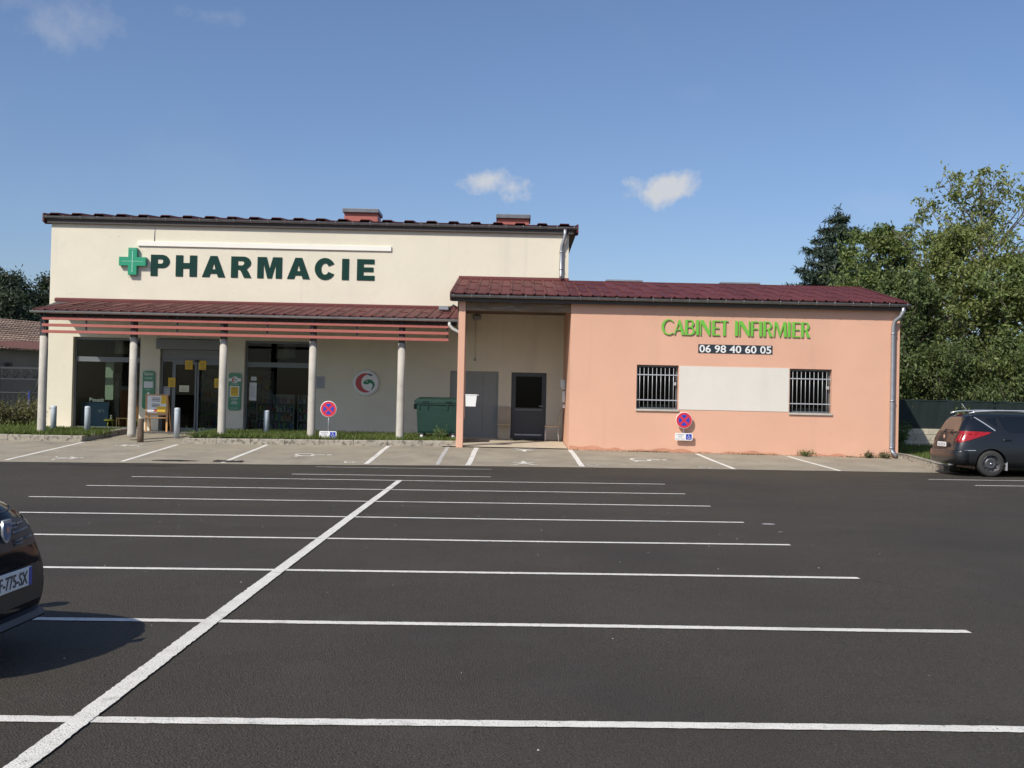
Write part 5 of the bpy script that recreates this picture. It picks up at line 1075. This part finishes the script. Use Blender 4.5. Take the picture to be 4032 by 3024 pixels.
for sg in (-1, 1):
    ec.patch('quarter_window', [(.36, 1.37), (.50, 1.385), (.66, 1.27), (.90, 1.06), (.70, 1.045), (.17, 1.05)], 'y', sg, 'car_glass')
    ec.patch('door_corner_window', [(.72, 1.33), (.98, 1.375), (.98, 1.14)], 'y', sg, 'car_glass'); ec.patch('rear_door_window', [(1.03, 1.38), (1.85, 1.40), (1.85, 1.02), (1.24, 1.03), (1.12, 1.10)], 'y', sg, 'car_glass'); ec.patch('front_door_window', [(1.92, 1.395), (2.30, 1.36), (2.85, 1.02), (1.92, 1.01)], 'y', sg, 'car_glass')
    tl = ec.patch('tail_lamp', [(.02, .79), (.13, .775), (.45, .88), (.78, .995), (.76, 1.025), (.40, 1.035), (.07, 1.03), (.03, .95)], 'y', sg, 'lamp_red', .012)
    ec.patch('tail_lamp', [(sg * .62, .80), (sg * .80, .80), (sg * .79, 1.02), (sg * .66, 1.02)], 'x', -1, 'lamp_red', .010)
    for (x, z) in ((.19, .93), (.34, .955), (.48, .975)):
        p = ec.hit(x, z, sg); MB().lathe([(.045, 0), (.04, .006), (.018, .012), (0, .013)], 16, (0, 0, 0), 'y').build('lamp_lens', 'lamp_red', tl, (p.x, p.y + sg * .014, p.z)) if p else None
    ec.patch('door_gap', [(1.02, .98), (1.035, .98), (1.12, .55), (1.105, .55)], 'y', sg, 'black_plastic', .003); ec.patch('door_gap', [(1.885, 1.0), (1.897, 1.0), (1.897, .32), (1.885, .32)], 'y', sg, 'black_plastic', .003)
    ec.patch('side_moulding', [(1.22, .60), (2.95, .60), (2.95, .63), (1.22, .63)], 'y', sg, 'black_plastic', .012); ec.patch('bumper_line', [(.10, .585), (.44, .60), (.44, .612), (.10, .597)], 'y', sg, 'silver_rail', .003)
    ec.patch('sill', [(1.18, .235), (2.98, .235), (2.98, .30), (1.18, .30)], 'y', sg, 'black_plastic', .006)
    p = ec.hit(1.15, .86, sg); MB().bbox(-.10, .10, -.02, .02, -.016, .016, .006).build('door_handle', 'car_grey', ec.root, (p.x, p.y + sg * .016, p.z)); MB().bbox(-.09, -.06, -.006, .006, -.014, .014, .003).build('handle_trim', 'chrome', ec.root, (p.x, p.y + sg * .041, p.z))
    p = ec.hit(2.02, .86, sg); MB().bbox(-.10, .10, -.02, .02, -.016, .016, .006).build('door_handle', 'car_grey', ec.root, (p.x, p.y + sg * .016, p.z))
    MB().tube([(.40, sg * .545, 1.455), (.55, sg * .56, 1.495), (1.0, sg * .575, 1.525), (1.7, sg * .58, 1.535), (2.15, sg * .575, 1.515), (2.35, sg * .57, 1.455)], .016, 8).build('roof_rail', 'silver_rail', ec.root)
    ec.patch('pillar_trim', [(.44, 1.395), (.47, 1.40), (.92, 1.07), (.90, 1.055)], 'y', sg, 'silver_rail', .005)
    for x in (.80, 3.34): ec.wheel(x, sg, .305, .205)
    MB().bbox(-.012, .012, -.08, .08, -.18, .06, .006).build('mud_flap', 'plaque_grey', ec.root, (1.16, sg * .78, .33)); MB().bbox(2.80, 2.94, min(sg * .84, sg * 1.0), max(sg * .84, sg * 1.0), .96, 1.10, .03).build('door_mirror', 'car_grey', ec.root)
ec.patch('rear_window', [(-.56, 1.02), (.56, 1.02), (.46, 1.36), (-.46, 1.36)], 'x', -1, 'car_glass_reflection'); ec.patch('brake_light', [(-.16, 1.395), (.16, 1.395), (.16, 1.42), (-.16, 1.42)], 'x', -1, 'lamp_red', .012)
ec.patch('plate_recess', [(-.33, .645), (.33, .645), (.31, .77), (-.31, .77)], 'x', -1, 'black_plastic', .004); bp_ = []
for q_ in range(25):
    a_ = PI / 2 + PI * q_ / 24; cx_, cy_ = .26 + .30 * math.copysign(abs(math.cos(a_)) ** .55, math.cos(a_)), .865 * math.copysign(abs(math.sin(a_)) ** .45, math.sin(a_))
    nx_, ny_ = math.cos(a_), math.sin(a_) * .35; bp_.append([(cx_ - nx_ * .09, cy_ - ny_ * .09, .28), (cx_ + nx_ * .0, cy_, .29), (cx_ + nx_ * .025, cy_ + ny_ * .025, .40), (cx_ + nx_ * .03, cy_ + ny_ * .03, .56), (cx_ + nx_ * .01, cy_ + ny_ * .01, .595), (cx_ - nx_ * .09, cy_ - ny_ * .09, .60)])
MB().rings(bp_, True, True, True).build('rear_bumper', 'car_grey', ec.root)
ec.patch('bumper_pad', [(-.78, .47), (.78, .47), (.78, .60), (-.78, .60)], 'x', -1, 'black_plastic', .008); ec.patch('tailgate_gap', [(-.66, .625), (.66, .625), (.66, .635), (-.66, .635)], 'x', -1, 'black_plastic', .004)
np_ = MB().bbox(-.012, .0, -.26, .26, -.055, .055, .003).build('number_plate', 'sign_white', ec.root, (-.012, .0, .715))
for k, y in enumerate((-.20, -.15, -.08, -.035, .01, .08, .13, .18)): MB().box(-.0145, -.012, y - .014, y + .014, -.03, .03).build('plate_mark', 'plaque_grey', np_)
wpr = MB().tube([(.115, .05, 1.06), (.10, .10, 1.03), (.07, .05, 1.01)], .022, 8).build('rear_wiper', 'black_plastic', ec.root); MB().box(.09, .115, -.38, .08, 1.04, 1.065).build('wiper_blade', 'black_plastic', wpr)
MB().lathe([(.05, -.008), (.045, 0), (0, .003)], 18, (0, 0, 0), 'x').build('tailgate_badge', 'chrome', ec.root, (.045, 0, .90))
MB().tube([(.62, 0, 1.47), (.56, 0, 1.53), (.44, 0, 1.68)], [.012, .006, .004], 6).build('aerial', 'bar_steel', ec.root); MB().tube([(-.02, -.45, .25), (.14, -.45, .26)], .028, 10).build('exhaust_tip', 'chrome', ec.root)
MB().box(.55, 3.6, -.56, .56, .16, .30).build('underbody', 'black_plastic', ec.root)
ec.patch('windscreen', [(-.58, 1.0), (.58, 1.0), (.50, 1.40), (-.50, 1.40)], 'x', 1, 'car_glass')
for sg in (-1, 1): ec.patch('headlamp', [(sg * .36, .66), (sg * .70, .68), (sg * .70, .78), (sg * .48, .76)], 'x', 1, 'lamp_white', .006)

# ---- black-blue hatchback nose at the left edge
R2 = [ring(0.0, .34, .60, .92, .56, 1.30, .42, sr), ring(.05, .27, .78, .95, .72, 1.42, .55, sr), ring(.5, .23, .86, .97, .82, 1.48, .60), ring(1.2, .22, .865, .965, .83, 1.51, .615), ring(2.1, .21, .865, .95, .83, 1.50, .61), ring(2.55, .21, .865, .945, .83, 1.34, .60), ring(2.95, .21, .865, .94, .82, 1.08, .68), ring(3.15, .21, .862, .93, .81, 1.00, .70), ring(3.50, .21, .83, .91, .74, .965, .64), ring(3.74, .21, .74, .86, .60, .925, .52), ring(3.87, .21, .66, .80, .50, .875, .42), ring(3.955, .215, .60, .70, .46, .79, .35, None, .5), ring(3.995, .22, .56, .56, .47, .66, .33, None, .45), ring(4.005, .25, .43, .50, .37, .57, .27, None, .42)]
hc = Car('hatchback_car', 'glossy blue-black hatchback whose nose enters at the left edge', (-6.825, 6.31, lot_z(-3.5, 6.1) + .002), 0.0, R2, 'car_navy', (.66, 3.24), .345)
FX = lambda y, z: (hc.bvh.ray_cast(Vector((9, y, z)), Vector((-1, 0, 0)))[0] or Vector((3.98, y, z)))
gr = hc.patch('grille', [(-.44, .63), (.44, .63), (.44, .77), (.26, .80), (-.26, .80), (-.44, .77)], 'x', 1, 'black_plastic', .006)
for sg in (-1, 1):
    for (y0, y1, z) in ((.10, .20, .77), (.23, .33, .765), (.10, .36, .725), (.11, .22, .68), (.25, .38, .68), (.10, .19, .75), (.11, .22, .66)):
        a, b = FX(sg * y0, z), FX(sg * y1, z); MB().tube([tuple(a + Vector((.012, 0, 0))), tuple((a + b) / 2 + Vector((.016, 0, 0))), tuple(b + Vector((.012, 0, 0)))], .007 if z != .725 else .010, 6).build('grille_bar', 'zinc_dark', gr)
    hc.patch('headlamp', [(sg * .47, .66), (sg * .60, .68), (sg * .56, .80), (sg * .46, .78)], 'x', 1, 'lamp_white', .006); hc.patch('headlamp', [(3.68, .68), (3.93, .66), (3.90, .79), (3.70, .82)], 'y', sg, 'lamp_white', .006)
    hc.patch('door_window', [(1.75, 1.40), (2.20, 1.37), (2.72, 1.02), (1.75, 1.01)], 'y', sg, 'car_glass'); hc.patch('door_window', [(.75, 1.38), (1.68, 1.41), (1.68, 1.01), (.75, 1.02)], 'y', sg, 'car_glass')
    for x in (.66, 3.24): hc.wheel(x, sg, .30, .20, 'silver_rail', face=.855)
    MB().bbox(2.72, 2.86, min(sg * .84, sg * 1.0), max(sg * .84, sg * 1.0), .98, 1.12, .03).build('door_mirror', 'car_navy', hc.root)
bz = FX(0, .73).x + .016
bd_ = hc.root
def shield(w, h, n=8): return [(-w, h), (w, h), (w * .95, h * .1)] + [(w * .95 * math.cos(t), h * .1 - (h * 1.1) * math.sin(t)) for t in np.linspace(.15, PI - .15, n)] + [(-w * .95, h * .1)]
bdg = mesh_obj('badge', fill_mesh('badge', [shield(.053, .066)], .012), 'badge_metal', hc.root); bdg.rotation_euler = (0, 0, PI / 2); bdg.location = (bz + .014, 0, .745)
for nm, sc, mt, dz, dx in (('badge_field', .72, 'badge_blue', .0, .0035), ('badge_spot', .26, 'badge_orange', .008, .006)):
    o = mesh_obj(nm, fill_mesh(nm, [[(a * sc, b * sc) for a, b in shield(.053, .066)]], .004), mt, hc.root); o.rotation_euler = (0, 0, PI / 2); o.location = (bz + .014 + dx, 0, .745 + dz)
hx = FX(0, .46).x
hc.patch('lower_grille', [(-.48, .30), (.48, .30), (.52, .52), (-.52, .52)], 'x', 1, 'black_plastic', .004)
hp = MB().bbox(0, .012, -.26, .26, -.055, .055, .003).build('number_plate', 'sign_white', hc.root, (hx + .018, .0, .462))
for y0, y1 in ((-.258, -.222), (.222, .258)): MB().box(.0125, .0145, y0, y1, -.052, .052).build('plate_band', 'sign_blue', hp)
tx = mesh_obj('plate_lettering', text_mesh('plate_lettering', 'FF-775-SX', .105, .002, .001, .40, 'CENTER'), 'paper_ink', hp); tx.rotation_euler = (0, 0, PI / 2); tx.location = (.0155, 0, -.037)
lipv = []
for k in range(15):
    t = -1 + 2 * k / 14; y = t * .57; p = FX(max(-.5, min(.5, y)), .27); x = p.x + .05 - max(0, abs(t) - .75) * .9; lipv.append([(x - .16, y, .235), (x, y, .205), (x + .012, y, .22), (x - .01, y, .25), (x - .16, y, .285)])
MB().rings(lipv).build('bumper_lip', 'black_plastic', hc.root)
hc.patch('hood_gap', [(-.56, .832), (.56, .832), (.56, .840), (-.56, .840)], 'x', 1, 'black_plastic', .004); hc.patch('windscreen', [(-.58, 1.02), (.58, 1.02), (.50, 1.44), (-.50, 1.44)], 'x', 1, 'car_glass')
MB().box(.55, 3.6, -.56, .56, .16, .30).build('underbody', 'black_plastic', hc.root)
